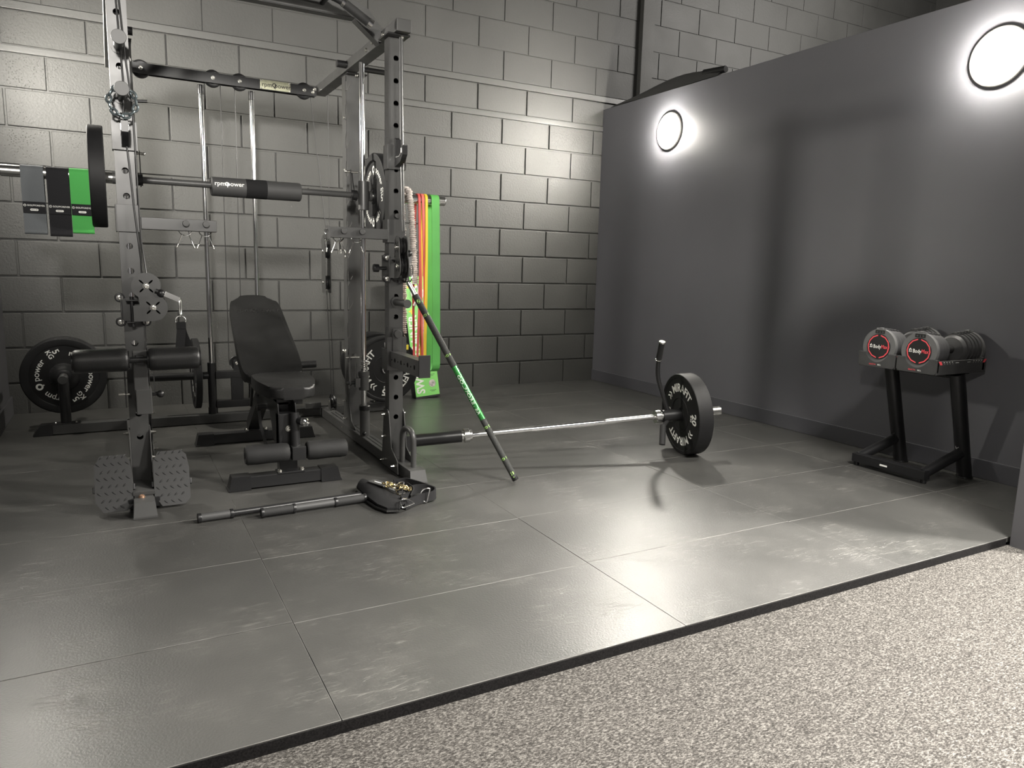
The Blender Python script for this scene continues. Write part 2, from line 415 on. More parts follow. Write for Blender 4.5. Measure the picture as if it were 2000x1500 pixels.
def solo(name, bm, m, label, cat, group=None, loc=None, **k):
    """a thing that is one mesh; its origin goes to loc"""
    inv = Matrix.Translation(-Vector(loc)) if loc is not None else None
    me = mesh_from(bm, name, inv, k.get('smooth', True), k.get('ang', 38)); me.materials.append(M[m])
    o = weighted(bpy.data.objects.new(name, me), k.get('smooth', True)); COL.objects.link(o)
    if loc is not None: o.location = loc; WM[o.name] = Matrix.Translation(Vector(loc))
    return tag(o, label, cat, group)
def struct(name, bm, m, **k):
    me = mesh_from(bm, name, None, k.get('smooth', True), k.get('ang', 38))
    for mm in (m if isinstance(m, (list, tuple)) else [m]): me.materials.append(M[mm])
    o = weighted(bpy.data.objects.new(name, me), k.get('smooth', True)); COL.objects.link(o); o['kind'] = 'structure'
    return o

# ------------------------------------------------------------------ lettering
_txt = {}
def text_geo(s, size=1.0, bold=0.0, extrude=0.0):
    key = (s, round(bold, 4), round(extrude, 4))
    if key not in _txt:
        cu = bpy.data.curves.new('lettering', 'FONT'); cu.body = s; cu.size = 1.0; cu.align_x = 'CENTER'; cu.align_y = 'CENTER'
        cu.offset = bold; cu.extrude = extrude; cu.resolution_u = 3
        o = bpy.data.objects.new('lettering', cu); COL.objects.link(o)
        dg = bpy.context.evaluated_depsgraph_get(); me = bpy.data.meshes.new_from_object(o.evaluated_get(dg))
        _txt[key] = ([v.co.copy() for v in me.vertices], [tuple(p.vertices) for p in me.polygons])
        bpy.data.objects.remove(o); bpy.data.curves.remove(cu); bpy.data.meshes.remove(me)
    return [v*size for v in _txt[key][0]], _txt[key][1]
def add_text(bm, s, size, fn, bold=0.0, sx=1.0):
    vs, fs = text_geo(s, size, bold)
    nv = [bm.verts.new(fn(v.x*sx, v.y)) for v in vs]
    for f in fs:
        try: bm.faces.new([nv[i] for i in f])
        except ValueError: pass
def text_w(s, size, sx=1.0, bold=0.0):
    xs = [v.x for v in text_geo(s, size, bold)[0]]
    return (max(xs)-min(xs))*sx
def flat(o, u, v):
    o, u, v = Vector(o), Vector(u).normalized(), Vector(v).normalized()
    return lambda x, y: o + u*x + v*y
def arc(o, u, v, R, a0, inward=False):
    """lettering on a circle of radius R; a0 = angle of its middle (0 = up), clockwise positive"""
    o, u, v = Vector(o), Vector(u).normalized(), Vector(v).normalized()
    def fn(x, y):
        if inward: a = a0 - x/R; r = R - y
        else: a = a0 + x/R; r = R + y
        return o + u*(math.sin(a)*r) + v*(math.cos(a)*r)
    return fn
def add_ring_flat(bm, fn, r0, r1, a0=0.0, a1=2*PI, n=28):
    full = abs(a1-a0-2*PI) < 1e-6
    vs = []
    for i in range(n + (0 if full else 1)):
        a = a0 + (a1-a0)*i/n
        vs.append((bm.verts.new(fn(math.sin(a)*r0, math.cos(a)*r0)), bm.verts.new(fn(math.sin(a)*r1, math.cos(a)*r1))))
    k = len(vs)
    for i in range(k if full else k-1):
        p, q = vs[i], vs[(i+1) % k]
        bm.faces.new((p[0], p[1], q[1], q[0]))
def add_rect(bm, fn, x0, x1, y0, y1):
    bm.faces.new([bm.verts.new(fn(x, y)) for x, y in ((x0, y0), (x1, y0), (x1, y1), (x0, y1))])
# ================================================================== THE SETTING
Z0, BH, BL, XJ = 0.1967, 0.225, 0.45, -0.0969     # first bed joint, course height, block length, joint offset
XL, XR, YF = -4.47, 0.0, -4.04                    # left wall, right partition, front edge of the rubber floor
def blocks():
    lo, up = BM(), BM()
    def row(bm, z0, z1, off, x0, x1, y, gap, recess):
        n0 = math.floor((x0-off)/BL); x = off + n0*BL
        while x < x1:
            a, b = max(x, x0), min(x+BL, x1)
            if b-a > 0.03:
                d = random.uniform(0, 0.003)
                box(bm, a+gap/2, b-gap/2, y-d, y+0.05, z0+gap/2, z1-gap/2, 0.003 if recess > 0.003 else 0.002, 2)
            x += BL
    for k in range(-1, 10):
        z0 = Z0 + BH*k if k >= 0 else -0.02
        z1 = Z0 + BH*(k+1)
        if k == 9: z0 += 0.022; z1 -= 0.0
        if k == 8: z1 -= 0.018
        row(lo, z0, z1, XJ + (BH if k % 2 else 0), -4.62, 0.30, 0.0, 0.012, 0.006)
    box(lo, -4.62, 0.30, 0.009, 0.10, -0.05, 2.447)
    for k in range(10):
        z0 = 2.495 + BH*k
        row(up, z0, z0+BH, XJ + (BH if k % 2 else 0), -4.62, 4.6, -0.004, 0.007, 0.003)
    box(up, -4.62, 4.6, 0.0005, 0.10, 2.447, 4.65)
    struct('wall_back', lo, 'block', smooth=False)
    struct('wall_back_upper', up, 'block_matte', smooth=False)
blocks()
b = BM(); box(b, -4.62, 0.31, -0.014, 0.02, 2.447, 2.493, 0.003); struct('trim_1', b, 'trim')
b = BM(); box(b, -4.62, 0.20, -0.008, 0.02, Z0+BH*9-0.020, Z0+BH*9+0.020, 0.004); struct('trim_2', b, 'trim')
# steel column against the back wall, behind the partition
b = BM(); box(b, 0.345, 0.475, -0.055, 0.0, 2.0, 4.6, 0.003)
struct('trim_3', b, 'block_matte')
# partition on the right, left wall, front return
PT = 2.388
b = BM(); box(b, 0.0, 0.10, -4.05, -0.0, -0.05, PT, 0.003); struct('wall_right', b, 'plaster')
b = BM(); box(b, -4.60, XL, -7.4, 0.0, -0.05, 4.65); struct('wall_left', b, 'plaster_shaded')
b = BM(); box(b, -0.805, 2.6, -4.165, -4.05, -0.05, PT, 0.004); struct('wall_front', b, 'plaster_shaded')
b = BM(); box(b, -4.62, 4.6, -7.5, -7.4, -0.05, 4.65); struct('wall_rear', b, 'plaster')
b = BM(); box(b, 4.5, 4.6, -7.4, 0.0, -0.05, 4.65); struct('wall_far_right', b, 'block_matte')
b = BM(); box(b, -4.62, 4.6, -7.5, 0.1, 4.6, 4.7); struct('ceiling', b, 'ceiling')
b = BM(); box(b, -0.012, 0.0, -4.05, -0.004, 0.0, 0.098, 0.003); struct('baseboard_right', b, 'skirting')
b = BM(); box(b, XL, XL+0.016, -4.0, -0.004, 0.0, 0.115, 0.003); struct('baseboard_left', b, 'plaster_shaded')
# rubber gym tiles 1 m x 0.5 m, one floor
b = BM()
TX, TY = -0.4624, -0.0384
xs = [XL+0.005] + [TX-k for k in (4, 3, 2, 1, 0)] + [-0.004]
xs = [x for i, x in enumerate(xs) if i == 0 or x > xs[0]+0.02]
for i in range(len(xs)-1):
    for j in range(8):
        y1 = TY - 0.5*j if j else -0.003
        y0 = TY - 0.5*(j+1)
        jx = (1.5, -1.2, 0.6, 0.0, -0.8)[i % 5]*0.004
        g = 0.0008 + random.uniform(-0.0004, 0.0006)
        dz = random.uniform(-0.0008, 0.0003)
        box(b, xs[i]+g, xs[i+1]-g, y0+g+(jx if j < 7 else 0), y1-g+(jx if j else 0), -0.021, dz, 0.0009, 2)
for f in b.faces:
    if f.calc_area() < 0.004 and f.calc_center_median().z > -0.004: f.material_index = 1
struct('floor', b, ['rubber_floor', 'mat_dust_highlight'], smooth=False)

# carpet, slab under the rubber tiles
b = BM(); box(b, -4.6, 4.5, -7.4, YF-0.001, -0.08, -0.030); struct('floor.001', b, 'carpet')
b = BM(); box(b, -4.6, 4.5, YF+0.01, 0.1, -0.08, -0.024); struct('floor.002', b, 'mat_edge')
b = BM(); box(b, XL, -0.815, YF-0.0035, YF+0.0, -0.030, -0.0012, 0.001); struct('trim_4', b, 'mat_edge')  # black rubber side plus shadow gap, both put into one dark strip
# round lamps set in the side walls; two of them face the camera
def wall_lamp(y, side, label):
    x = 0.0 if side > 0 else XL
    n = Vector((-side, 0, 0))
    t = thing('wall_lamp', label, 'wall light', (x, y, 2.080), group='round white wall lamps')
    b = BM(); c = Vector((x, y, 2.080))
    lathe(b, [(0.112, 0.0), (0.140, 0.0), (0.141, 0.003), (0.139, 0.009), (0.130, 0.014), (0.119, 0.015), (0.112, 0.012)], c, n, 64, hole=True)
    part('housing', b, 'lamp_ring', t)
    b = BM(); lathe(b, [(0.1125, 0.0), (0.1125, 0.016), (0.109, 0.026), (0.098, 0.035), (0.075, 0.042), (0.04, 0.046), (0.001, 0.047)], c, n, 64)
    part('diffuser', b, 'lamp' if side > 0 else ('lamp_front' if y < -5 else 'lamp_bright'), t)
wall_lamp(-0.90, 1, 'round white wall lamp glowing on the partition near the back corner')
wall_lamp(-3.325, 1, 'round white wall lamp glowing above the dumbbell stand')
wall_lamp(-0.86, -1, 'round white wall lamp on the left wall near the block wall')

wall_lamp(-5.72, -1, 'round white wall lamp on the left wall above the carpet')
# loose grey sheet lying over the top of the partition, a black tube end on it
t = thing('folded_sheet', 'loose grey plastic sheet lying over the top of the partition by the steel column', 'sheet', (0.05, -0.8, PT))
b = BM(); n = 14; rl = []
for i in range(n):
    s = i/(n-1); y = -0.10 - 1.28*s
    h = 0.010 + 0.125*math.sin(PI*min(1, s*0.93+0.02))**0.75*(0.30+0.70*s)
    rl.append([Vector((0.004 + 0.10*q, y, PT + 0.001 + h*math.sin(PI*q)**0.8 + (0.004*math.sin(9*s+5*q)))) for q in (0, .12, .25, .4, .55, .7, .85, 1)])
rings(b, rl)
part('sheet', b, 'sheet', t)
b = BM(); tube(b, (0.045, -1.20, PT+0.062), (0.045, -1.42, PT+0.045), 0.026, 0.024, 16, 0.003)
part('tube_end', b, 'plastic', t)
# ================================================================== THE RACK
RX, LX = -2.670, -3.792          # centres of the right and left uprights
FY = -2.160                      # front faces of the front uprights
def perf_face(bm, o, u, v, w, length, holes, r, nseg=16):
    """flat strip w wide (u) and length long (v) with round holes at v-positions"""
    o, u, v = Vector(o), Vector(u).normalized(), Vector(v).normalized(); n = u.cross(v)
    P = lambda x, y: bm.verts.new(o + u*x + v*y)
    hs = sorted(holes); q = min(w/2, r*2.2); cur = 0.0
    def quad(y0, y1):
        if y1-y0 > 1e-5: bm.faces.new((P(-w/2, y0), P(w/2, y0), P(w/2, y1), P(-w/2, y1)))
    for h in hs:
        quad(cur, h-q); cur = h+q
        if q < w/2:
            for s in (-1, 1):
                a, b = (-w/2, -q) if s < 0 else (q, w/2)
                bm.faces.new((P(a, h-q), P(b, h-q), P(b, h+q), P(a, h+q)))
        outer, inner, deep = [], [], []
        for i in range(nseg):
            a = 2*PI*(i+0.5)/nseg; c, s = math.cos(a), math.sin(a); k = q/max(abs(c), abs(s))
            outer.append(P(c*k, h+s*k)); inner.append(P(c*r, h+s*r)); deep.append(bm.verts.new(o + u*c*r + v*(h+s*r) - n*0.004))
        for i in range(nseg):
            j = (i+1) % nseg
            bm.faces.new((inner[i], outer[i], outer[j], inner[j])); bm.faces.new((deep[i], inner[i], inner[j], deep[j]))
        cs = [(-q, -q), (q, -q), (q, q), (-q, q)]
        for cx, cy in cs:          # fill the square's corners
            near = sorted(range(nseg), key=lambda i: abs(outer[i].co.dot(u)-(o.dot(u)+cx)) + abs(outer[i].co.dot(v)-(o.dot(v)+h+cy)))[:2]
            bm.faces.new((P(cx, h+cy), outer[near[0]], outer[near[1]]))
    quad(cur, length)
def perf_tube(bm, xc, y0, w, d, z0, z1, fh, fr, sh, sr):
    """square tube, front face at y0 (towards the camera), with holes in the front/back and in the sides"""
    L = z1-z0; f = [h-z0 for h in fh]; s = [h-z0 for h in sh]
    perf_face(bm, (xc, y0, z0), (1,0,0), (0,0,1), w, L, f, fr)
    perf_face(bm, (xc, y0+d, z0), (-1,0,0), (0,0,1), w, L, f, fr)
    perf_face(bm, (xc-w/2, y0+d/2, z0), (0,-1,0), (0,0,1), d, L, s, sr, 8)
    perf_face(bm, (xc+w/2, y0+d/2, z0), (0,1,0), (0,0,1), d, L, s, sr, 8)
    for z in (z0, z1): bm.faces.new([bm.verts.new(p) for p in ((xc-w/2, y0, z), (xc+w/2, y0, z), (xc+w/2, y0+d, z), (xc-w/2, y0+d, z))])
    bmesh.ops.remove_doubles(bm, verts=bm.verts, dist=0.00005)

rack = thing('power_rack', 'tall black steel power rack with pulleys and chrome guide rods by the block wall', 'power rack', (-3.23, -1.5, 0))
ZT0, ZT1 = 2.025, 2.078          # top side rails
def rack_side(xc, s, tall_jcup):
    """s: +1 when the inside of the rack is on the +x side"""
    bolts = BM()
    # base rail with two slots, end cap, inner gussets
    rx = xc + (0.010 if s < 0 else -0.002)
    b = BM(); box(b, rx-0.035, rx+0.035, -2.40, -0.715, 0.004, 0.060, 0.004)
    br = part('base_rail', b, 'steel', rack)
    b = BM()
    for dx in (-0.012, 0.012): box(b, rx+dx-0.0025, rx+dx+0.0025, -2.02, -0.95, 0.0595, 0.0608)
    part('slot', b, 'plastic', br)
    b = BM()
    q0 = [(-0.037, -2.365), (0.037, -2.365), (0.037, -2.432), (-0.037, -2.432)]; q1 = [(-0.043, -2.365), (0.043, -2.365), (0.043, -2.452), (-0.043, -2.452)]
    rings(b, [[Vector((rx+x, y, 0.001)) for x, y in q1], [Vector((rx+x, y, 0.007)) for x, y in q1],
              [Vector((rx+x*0.97, y+0.004, 0.009)) for x, y in q1], [Vector((rx+x, y, 0.062)) for x, y in q0]])
    part('end_cap', b, 'endcap', rack)
    # front upright
    b = BM()
    zs = [0.265+0.098*k for k in range(18)]
    perf_tube(b, xc, FY, 0.070, 0.060, 0.061, ZT0, zs, 0.0125, [0.31+0.098*k for k in range(17)], 0.004)
    part('front_upright', b, 'steel', rack, smooth=False)
    # gusset plates beside the foot of each upright
    b = BM()
    for side in (-1, 1):
        gx = xc + side*0.0385
        out = [(-2.30, 0.012), (-2.06, 0.012), (-2.085, 0.20), (-2.095, 0.30), (-2.150, 0.305), (-2.170, 0.285), (-2.205, 0.12), (-2.29, 0.075)]
        prism(b, out, (gx-0.002, 0, 0), (0,1,0), (0,0,1), 0.004)
        for y, z in ((-2.125, 0.275), (-2.125, 0.165), (-2.26, 0.045), (-2.10, 0.04)):
            nut(bolts, (gx+side*0.003, y, z), (side,0,0), 0.0065)
    part('gusset', b, 'steel', rack)
    # rear upright: folded channel with a row of slanted catch slots on its inner front corner
    ux0 = xc - 0.008 if s < 0 else xc + 0.066; ux1 = ux0 - s*0.098     # inner corner, outer edge
    b = BM(); z0, z1 = 0.061, ZT0; out = []
    # front plate outline in (distance from the inner edge, z)
    n = 12; zz = [0.28 + 0.150*k for k in range(n) if 0.28+0.150*k < 1.95]
    out = [(0, z0)]
    for z in zz: out += [(0, z), (0.026, z+0.050), (0.026, z+0.060), (0.0, z+0.013)]
    wd = 0.098 if s < 0 else 0.082; ux1 = ux0 - s*wd
    out += [(0, z1), (wd, z1), (wd, z0)]
    prism(b, out, (ux0, -1.380, 0), (-s,0,0), (0,0,1), 0.004 if s < 0 else -0.004)
    side = [(0, z0)]
    for z in zz: side += [(0, z), (0.012, z+0.006), (0.012, z+0.060), (0.004, z+0.085), (0, z+0.085)]
    side += [(0, z1), (0.075, z1), (0.075, z0)]
    prism(b, side, (ux0, -1.380, 0), (0,1,0), (0,0,1), 0.004*s)
    box(b, min(ux1, ux1+s*0.004), max(ux1, ux1+s*0.004), -1.380, -1.305, z0, z1)
    part('hook_upright', b, 'steel', rack)
    b = BM()
    out = [(-1.55, 0.012), (-1.26, 0.012), (-1.27, 0.20), (-1.30, 0.235), (-1.345, 0.24), (-1.38, 0.20), (-1.43, 0.095), (-1.52, 0.06)]
    prism(b, out, (ux0+s*0.003, 0, 0), (0,1,0), (0,0,1), 0.004)
    for y, z in ((-1.33, 0.205), (-1.34, 0.10), (-1.47, 0.045), (-1.30, 0.04)): nut(bolts, (ux0+s*0.007, y, z), (s,0,0), 0.0065)
    part('gusset', b, 'steel', rack)
    for z in (1.80, 1.52, 1.04): bolt(bolts, (ux0, -1.345, z), (s,0,0), 0.009, 0.008)
    # top rail
    tx = xc + (0.008 if s < 0 else -0.008)
    b = BM(); box(b, tx-0.034, tx+0.034, -2.215, -0.735, ZT0+0.002, ZT1, 0.004)
    part('top_rail', b, 'steel', rack)
    b = BM(); box(b, tx-0.036, tx+0.036, -2.245, -2.21, ZT0, ZT1+0.002, 0.006)
    part('end_cap', b, 'endcap', rack)
    b = BM()
    box(b, xc-0.055, xc+0.052, -2.205, -2.07, ZT0-0.005, ZT0+0.002, 0.001)
    box(b, min(ux0, ux1)-0.006, max(ux0, ux1)+0.006, -1.42, -1.29, ZT0-0.005, ZT0+0.002, 0.001)
    part('top_plate', b, 'steel_dark', rack)
    for x, y in ((xc+0.02, -2.18), (ux0-s*0.05, -1.405)): bolt(bolts, (x, y, ZT0-0.005), (0,0,-1), 0.008, 0.008)
    for y, z in ((-2.06, 2.052), (-1.90, 2.058), (-1.80, 2.046)): bolt(bolts, (tx+s*0.034, y, z), (s,0,0), 0.009, 0.008)
    part('bolt', bolts, 'bolt', rack)
    # stub tube on the inner side and rear cross tube seen past the upright
    b = BM(); tube(b, (tx+s*0.033, -1.44, 2.055), (tx+s*0.085, -1.44, 2.055), 0.019); 
    if s < 0: tube(b, (tx-s*0.033, -1.44, 2.045), (tx-s*0.22, -1.44, 2.045), 0.014)
    part('stub_tube', b, 'steel_dark', rack)
    # smith guide rod with its sockets
    b = BM(); tube(b, (xc-0.004*(-s), -1.65, 0.20), (xc-0.004*(-s), -1.65, ZT0), 0.0140, n=20)
    part('guide_rod', b, 'chrome', rack)
    b = BM(); tube(b, (xc, -1.65, 0.060), (xc, -1.65, 0.205), 0.027, n=24)
    so = part('rod_socket', b, 'steel', rack)
    b = BM(); lathe(b, [(0.0275, 0), (0.030, 0.001), (0.030, 0.024), (0.027, 0.027), (0.016, 0.027)], (xc, -1.65, 0.205), (0,0,1), 24)
    sphere(b, (xc+s*0.012, -1.68, 0.078), 0.011)
    part('rubber_stop', b, 'plastic', so)
    # spring stop that rides on the guide rod
    gx_ = xc + 0.004*s
    b = BM(); lathe(b, [(0.0145, 0), (0.027, 0), (0.027, 0.078), (0.030, 0.079), (0.030, 0.100), (0.027, 0.102), (0.0145, 0.102)], (gx_, -1.65, 0.318), (0,0,1), 28, hole=True)
    box(b, min(gx_+s*0.024, gx_+s*0.052), max(gx_+s*0.024, gx_+s*0.052), -1.668, -1.632, 0.335, 0.385, 0.003)
    ss = part('rod_stop', b, 'steel', rack)
    b = BM(); sweep(b, [Vector((gx_+0.0195*math.cos(a), -1.65+0.0195*math.sin(a), 0.421+0.062*a/(2*PI*5))) for a in [2*PI*5*i/100 for i in range(101)]], 0.0024, 8); part('spring', b, 'chrome', ss)
    b = BM()
    for dx, tilt in ((0.042, 0.006), (0.078, 0.0)):
        prism(b, [(-0.012, -0.01), (0.012, -0.01), (0.016+tilt, 0.15), (-0.004+tilt, 0.16)], (gx_+s*dx, -1.645, 0.362), (0,1,0), (0,0,1), 0.004)
    ca = part('stop_hook', b, 'steel', ss)
    b = BM(); tube(b, (gx_+s*0.022, -1.640, 0.500), (gx_+s*0.098, -1.640, 0.500), 0.006, n=12); part('stop_pin', b, 'bolt', ca)
    b = BM(); tube(b, (gx_+s*0.050, -1.648, 0.360), (gx_+s*0.098, -1.648, 0.360), 0.009, n=14); part('stop_axle', b, 'steel_dark', ca)
    b = BM(); sphere(b, (gx_+s*0.104, -1.640, 0.535), 0.012); part('stop_ball', b, 'bolt', ca)
    # landmine style U handle welded on the foot
    if s < 0:
        b = BM(); pts = rounded([(rx-0.008, -2.245, 0.06), (rx-0.008, -2.245, 0.235), (rx+0.004, -2.365, 0.235), (rx+0.004, -2.365, 0.06)], 0.062, 10)
        sweep(b, pts, 0.0135, 14)
        part('foot_handle', b, 'steel', rack)
    # storage pegs on the face of the upright
    for z, ln in (((1.804, 0.15), (1.619, 0.17)) if s > 0 else ((0.826, 0.15),)):
        b = BM(); tube(b, (xc, FY, z), (xc, FY-ln, z), 0.0165, n=20)
        pg = part('storage_peg', b, 'steel_dark' if s > 0 else 'steel', rack)
        b = BM(); tube(b, (xc, FY-ln, z), (xc, FY-ln-0.008, z), 0.026 if s > 0 else 0.020, n=28, bev=0.002)
        part('peg_cap', b, 'endcap', pg)
        b = BM(); tube(b, (xc, FY, z), (xc, FY-0.006, z), 0.026, n=24); part('peg_flange', b, 'steel', pg)
rack_side(RX, -1, False)
rack_side(LX, 1, True)

# ---- rear base beam, posts that carry the spare plates
b = BM(); box(b, -4.245, -2.20, -0.75, -0.69, 0.004, 0.060, 0.004); part('rear_base_beam', b, 'steel', rack)
for x, s in ((-4.245, -1), (-2.20, 1)):
    b = BM()
    rings(b, [[Vector((x+s*q, y, z)) for q, y in ((-0.045, -0.757), (0.05, -0.757), (0.05, -0.683), (-0.045, -0.683))] for z in (0.001, 0.008)] +
             [[Vector((x+s*q, y, z)) for q, y in ((-0.045, -0.753), (0.012, -0.753), (0.012, -0.687), (-0.045, -0.687))] for z in (0.062,)])
    part('end_cap', b, 'plastic', rack)
for x, yb, y0, y1 in ((-4.133, -0.72, -0.775, -0.36), (-2.262, -0.70, -0.835, -0.42)):
    b = BM(); tube(b, (x, yb, 0.06), (x, yb, 0.318), 0.027, n=24)
    box(b, x-0.07, x+0.07, yb-0.032, yb+0.032, 0.060, 0.065, 0.001)
    ps = part('plate_post', b, 'steel_dark', rack)
    b = BM(); tube(b, (x, y0, 0.318), (x, y1, 0.318), 0.0235, n=24)
    part('plate_peg', b, 'steel', ps)
    b = BM()
    for dx in (-0.05, 0.05): bolt(b, (x+dx, yb-0.012, 0.065), (0,0,1), 0.007, 0.006)
    part('bolt', b, 'bolt', ps)
# ---- rear top beam with pulleys and name plate
CY = -0.80
b = BM(); box(b, -3.755, -2.705, CY-0.022, CY-0.017, 2.003, 2.060, 0.0015); box(b, -3.755, -2.705, CY+0.017, CY+0.022, 2.003, 2.060, 0.0015)
box(b, -3.755, -2.705, CY-0.02, CY+0.02, 2.056, 2.060)
beam = part('rear_top_beam', b, 'steel_dark', rack)
def pulley(c, axis, r=0.045, w=0.020, parent=rack, name='pulley', capped=True):
    c = Vector(c); u, v, d = frame(axis)
    b = BM(); lathe(b, [(0.006, -w/2), (r*0.55, -w/2), (r*0.62, -w*0.3), (r*0.86, -w*0.3), (r, -w/2), (r, -w*0.35), (r*0.86, 0), (r, w*0.35), (r, w/2), (r*0.86, w*0.3), (r*0.62, w*0.3), (r*0.55, w/2), (0.006, w/2)], c, d, 32)
    p = part(name, b, 'plastic', parent)
    if capped:
        b = BM(); bolt(b, c - d*(w/2+0.006), -d, 0.009, 0.008); part('axle_bolt', b, 'bolt', p)
    return p
for x in (-3.662, -3.292, -3.147, -2.776): 
    p = pulley((x, CY, 2.030), (0,1,0), 0.048, 0.018)
b = BM(); box(b, -3.034, -2.860, CY-0.027, CY-0.022, 2.006, 2.060, 0.002)
npl = part('name_plate', b, 'nameplate', rack)
b = BM(); fn = flat((-2.947, CY-0.0278, 2.032), (1,0,0), (0,0,1))
add_text(b, 'rpm', 0.036, lambda x, y: fn(x-0.049, y), 0.012); add_text(b, 'power', 0.036, lambda x, y: fn(x+0.042, y+0.0), 0.012)
add_ring_flat(b, lambda x, y: fn(x-0.007, y+0.002), 0.007, 0.0125); add_rect(b, lambda x, y: fn(x-0.007, y), -0.003, 0.003, -0.016, -0.010)
part('lettering', b, 'dark_print', npl)
b = BM()
for x in (-3.028, -2.866):
    for z in (2.012, 2.054): bolt(b, (x, CY-0.027, z), (0,-1,0), 0.004, 0.003)
for x in (-3.662, -3.292, -3.147, -2.776): bolt(b, (x, CY-0.022, 2.032), (0,-1,0), 0.0095, 0.008)
bolt(b, (-2.726, CY-0.022, 2.026), (0,-1,0), 0.009, 0.012); bolt(b, (-2.715, CY-0.022, 2.044), (0,-1,0), 0.009, 0.012)
part('bolt', b, 'bolt', beam)
b = BM()
for x in (-3.575, -3.380, -3.05, -2.85): box(b, x-0.004, x+0.004, CY-0.0228, CY-0.0215, 2.030, 2.052)
part('slot', b, 'plastic', beam)

# ---- plate-loaded carriage on two chrome rods
CX = (-3.350, -3.068); RY = -0.72
for x in CX:
    b = BM(); tube(b, (x, RY, 0.36), (x, RY, 2.004), 0.0135, n=20); g = part('carriage_rod', b, 'chrome', rack)
    b = BM(); tube(b, (x, RY, 1.955), (x, RY, 2.004), 0.018, n=20); tube(b, (x, RY, 0.060), (x, RY, 0.10), 0.028, n=20); part('rod_collar', b, 'plastic', g)
b = BM()
for x in CX: tube(b, (x, RY, 0.10), (x, RY, 0.378), 0.0245, n=24)
for z0, z1 in ((0.278, 0.325), (0.095, 0.142)): box(b, CX[0]+0.02, CX[1]-0.02, RY-0.022, RY+0.022, z0, z1, 0.003)
box(b, -3.24, -3.17, RY-0.02, RY+0.02, 0.142, 0.278, 0.002)
car = part('weight_carriage', b, 'steel_dark', rack)
b = BM(); tube(b, (-3.70, RY, 0.300), (CX[0]-0.02, RY, 0.300), 0.0235, n=24); tube(b, (CX[1]+0.02, RY, 0.335), (-2.712, RY, 0.345), 0.0235, n=24)
part('weight_horn', b, 'steel_dark', car)
pulley((-3.205, RY-0.005, 0.372), (0,1,0), 0.042, 0.020, car)
b = BM(); box(b, -3.225, -3.185, RY-0.02, RY-0.015, 0.322, 0.392, 0.002); part('pulley_bracket', b, 'steel_dark', car)

# ---- cables
def cable(pts, r=0.0026):
    b = BM(); sweep(b, pts, r, 8); part('cable', b, 'cable', rack)
cable([(-3.251, -0.79, 2.03), (-3.250, -0.74, 0.38)])
cable([(-3.172, -0.79, 2.03), (-3.172, -0.74, 0.38)])
cable([(-2.735, -0.79, 2.02), (-2.655, -0.83, 1.16)])
cable([(-2.640, -0.84, 2.02), (-2.640, -0.84, 1.20)])
cable([(-2.668, -0.86, 0.83), (-2.645, -0.86, 0.14)]); cable([(-2.650, -0.86, 0.83), (-2.628, -0.86, 0.12)])
cable([(-3.715, -0.80, 2.052), (-2.735, -0.80, 2.052)], 0.002)
cable([(-3.787, -2.195, 2.03), (-3.772, -2.195, 1.76), (-3.757, -2.195, 1.60), (-3.750, -2.20, 1.07), (-3.738, -2.22, 0.94)], 0.003)
cable([(-3.795, -2.185, 2.03), (-3.783, -2.185, 1.67), (-3.790, -2.185, 1.54), (-3.778, -2.185, 1.36), (-3.770, -2.19, 1.20), (-3.752, -2.20, 0.95)], 0.003)
cable([(-2.660, -2.18, 2.02), (-2.656, -2.18, 1.50), (-2.650, -2.19, 1.16)], 0.003)
cable([(-2.652, -2.185, 2.02), (-2.644, -2.185, 1.45), (-2.640, -2.19, 1.16)], 0.003)
# floating pulley block with its two wheels seen edge-on, low pulley on the base rail
b = BM(); prism(b, [(-0.045, -0.17), (0.03, -0.17), (0.045, -0.12), (0.03, 0.12), (0.045, 0.16), (0.0, 0.19), (-0.045, 0.16)], (-2.684, -0.84, 0.985), (0,1,0), (0,0,1), 0.004)
prism(b, [(-0.045, -0.17), (0.03, -0.17), (0.045, -0.12), (0.03, 0.12), (0.045, 0.16), (0.0, 0.19), (-0.045, 0.16)], (-2.648, -0.84, 0.985), (0,1,0), (0,0,1), 0.004)
blk = part('pulley_block', b, 'steel', rack)
for z in (1.075, 0.88): pulley((-2.664, -0.84, z), (1,0,0), 0.046, 0.022, blk)
pulley((-2.640, -0.86, 0.115), (1,0,0), 0.046, 0.022, rack)
b = BM(); box(b, -2.662, -2.658, -0.885, -0.835, 0.06, 0.135); box(b, -2.622, -2.618, -0.885, -0.835, 0.06, 0.135); box(b, -2.80, -2.70, -0.80, -0.765, 0.062, 0.10, 0.002)
part('pulley_bracket', b, 'steel', rack)

# ---- multi grip pull-up bar bolted between the top rails
b = BM()
xa, xb, yb, zb = -3.66, -2.822, -2.03, 2.112
box(b, xa, xb, yb-0.002, yb+0.002, zb, zb+0.075); box(b, xa, xb, yb-0.002, yb+0.05, zb-0.002, zb+0.002); box(b, xa, xb, yb+0.046, yb+0.05, zb, zb+0.075)
for s, x0, x1 in ((1, xb, -2.698), (-1, xa, -3.764)):
    for yy in (yb-0.002, yb+0.046):
        prism(b, [(0, 0.075), (0, 0.0), (0.105, -0.084), (0.124, -0.084), (0.124, -0.02), (0.06, 0.050)], (x0, yy, zb), (s,0,0), (0,0,1), 0.004 if s < 0 else -0.004)
    prism(b, [(0, 0), (0.118, -0.092), (0.118, -0.096), (0, -0.004)], (x0, yb, zb), (s,0,0), (0,0,1), -0.05*s)
pull = part('pullup_beam', b, 'steel', rack)
b = BM()
pts = rounded([(-3.69, -2.17, 2.050), (-3.545, -2.17, 2.142), (-2.950, -2.17, 2.142), (-2.788, -2.17, 2.052)], 0.06, 8)
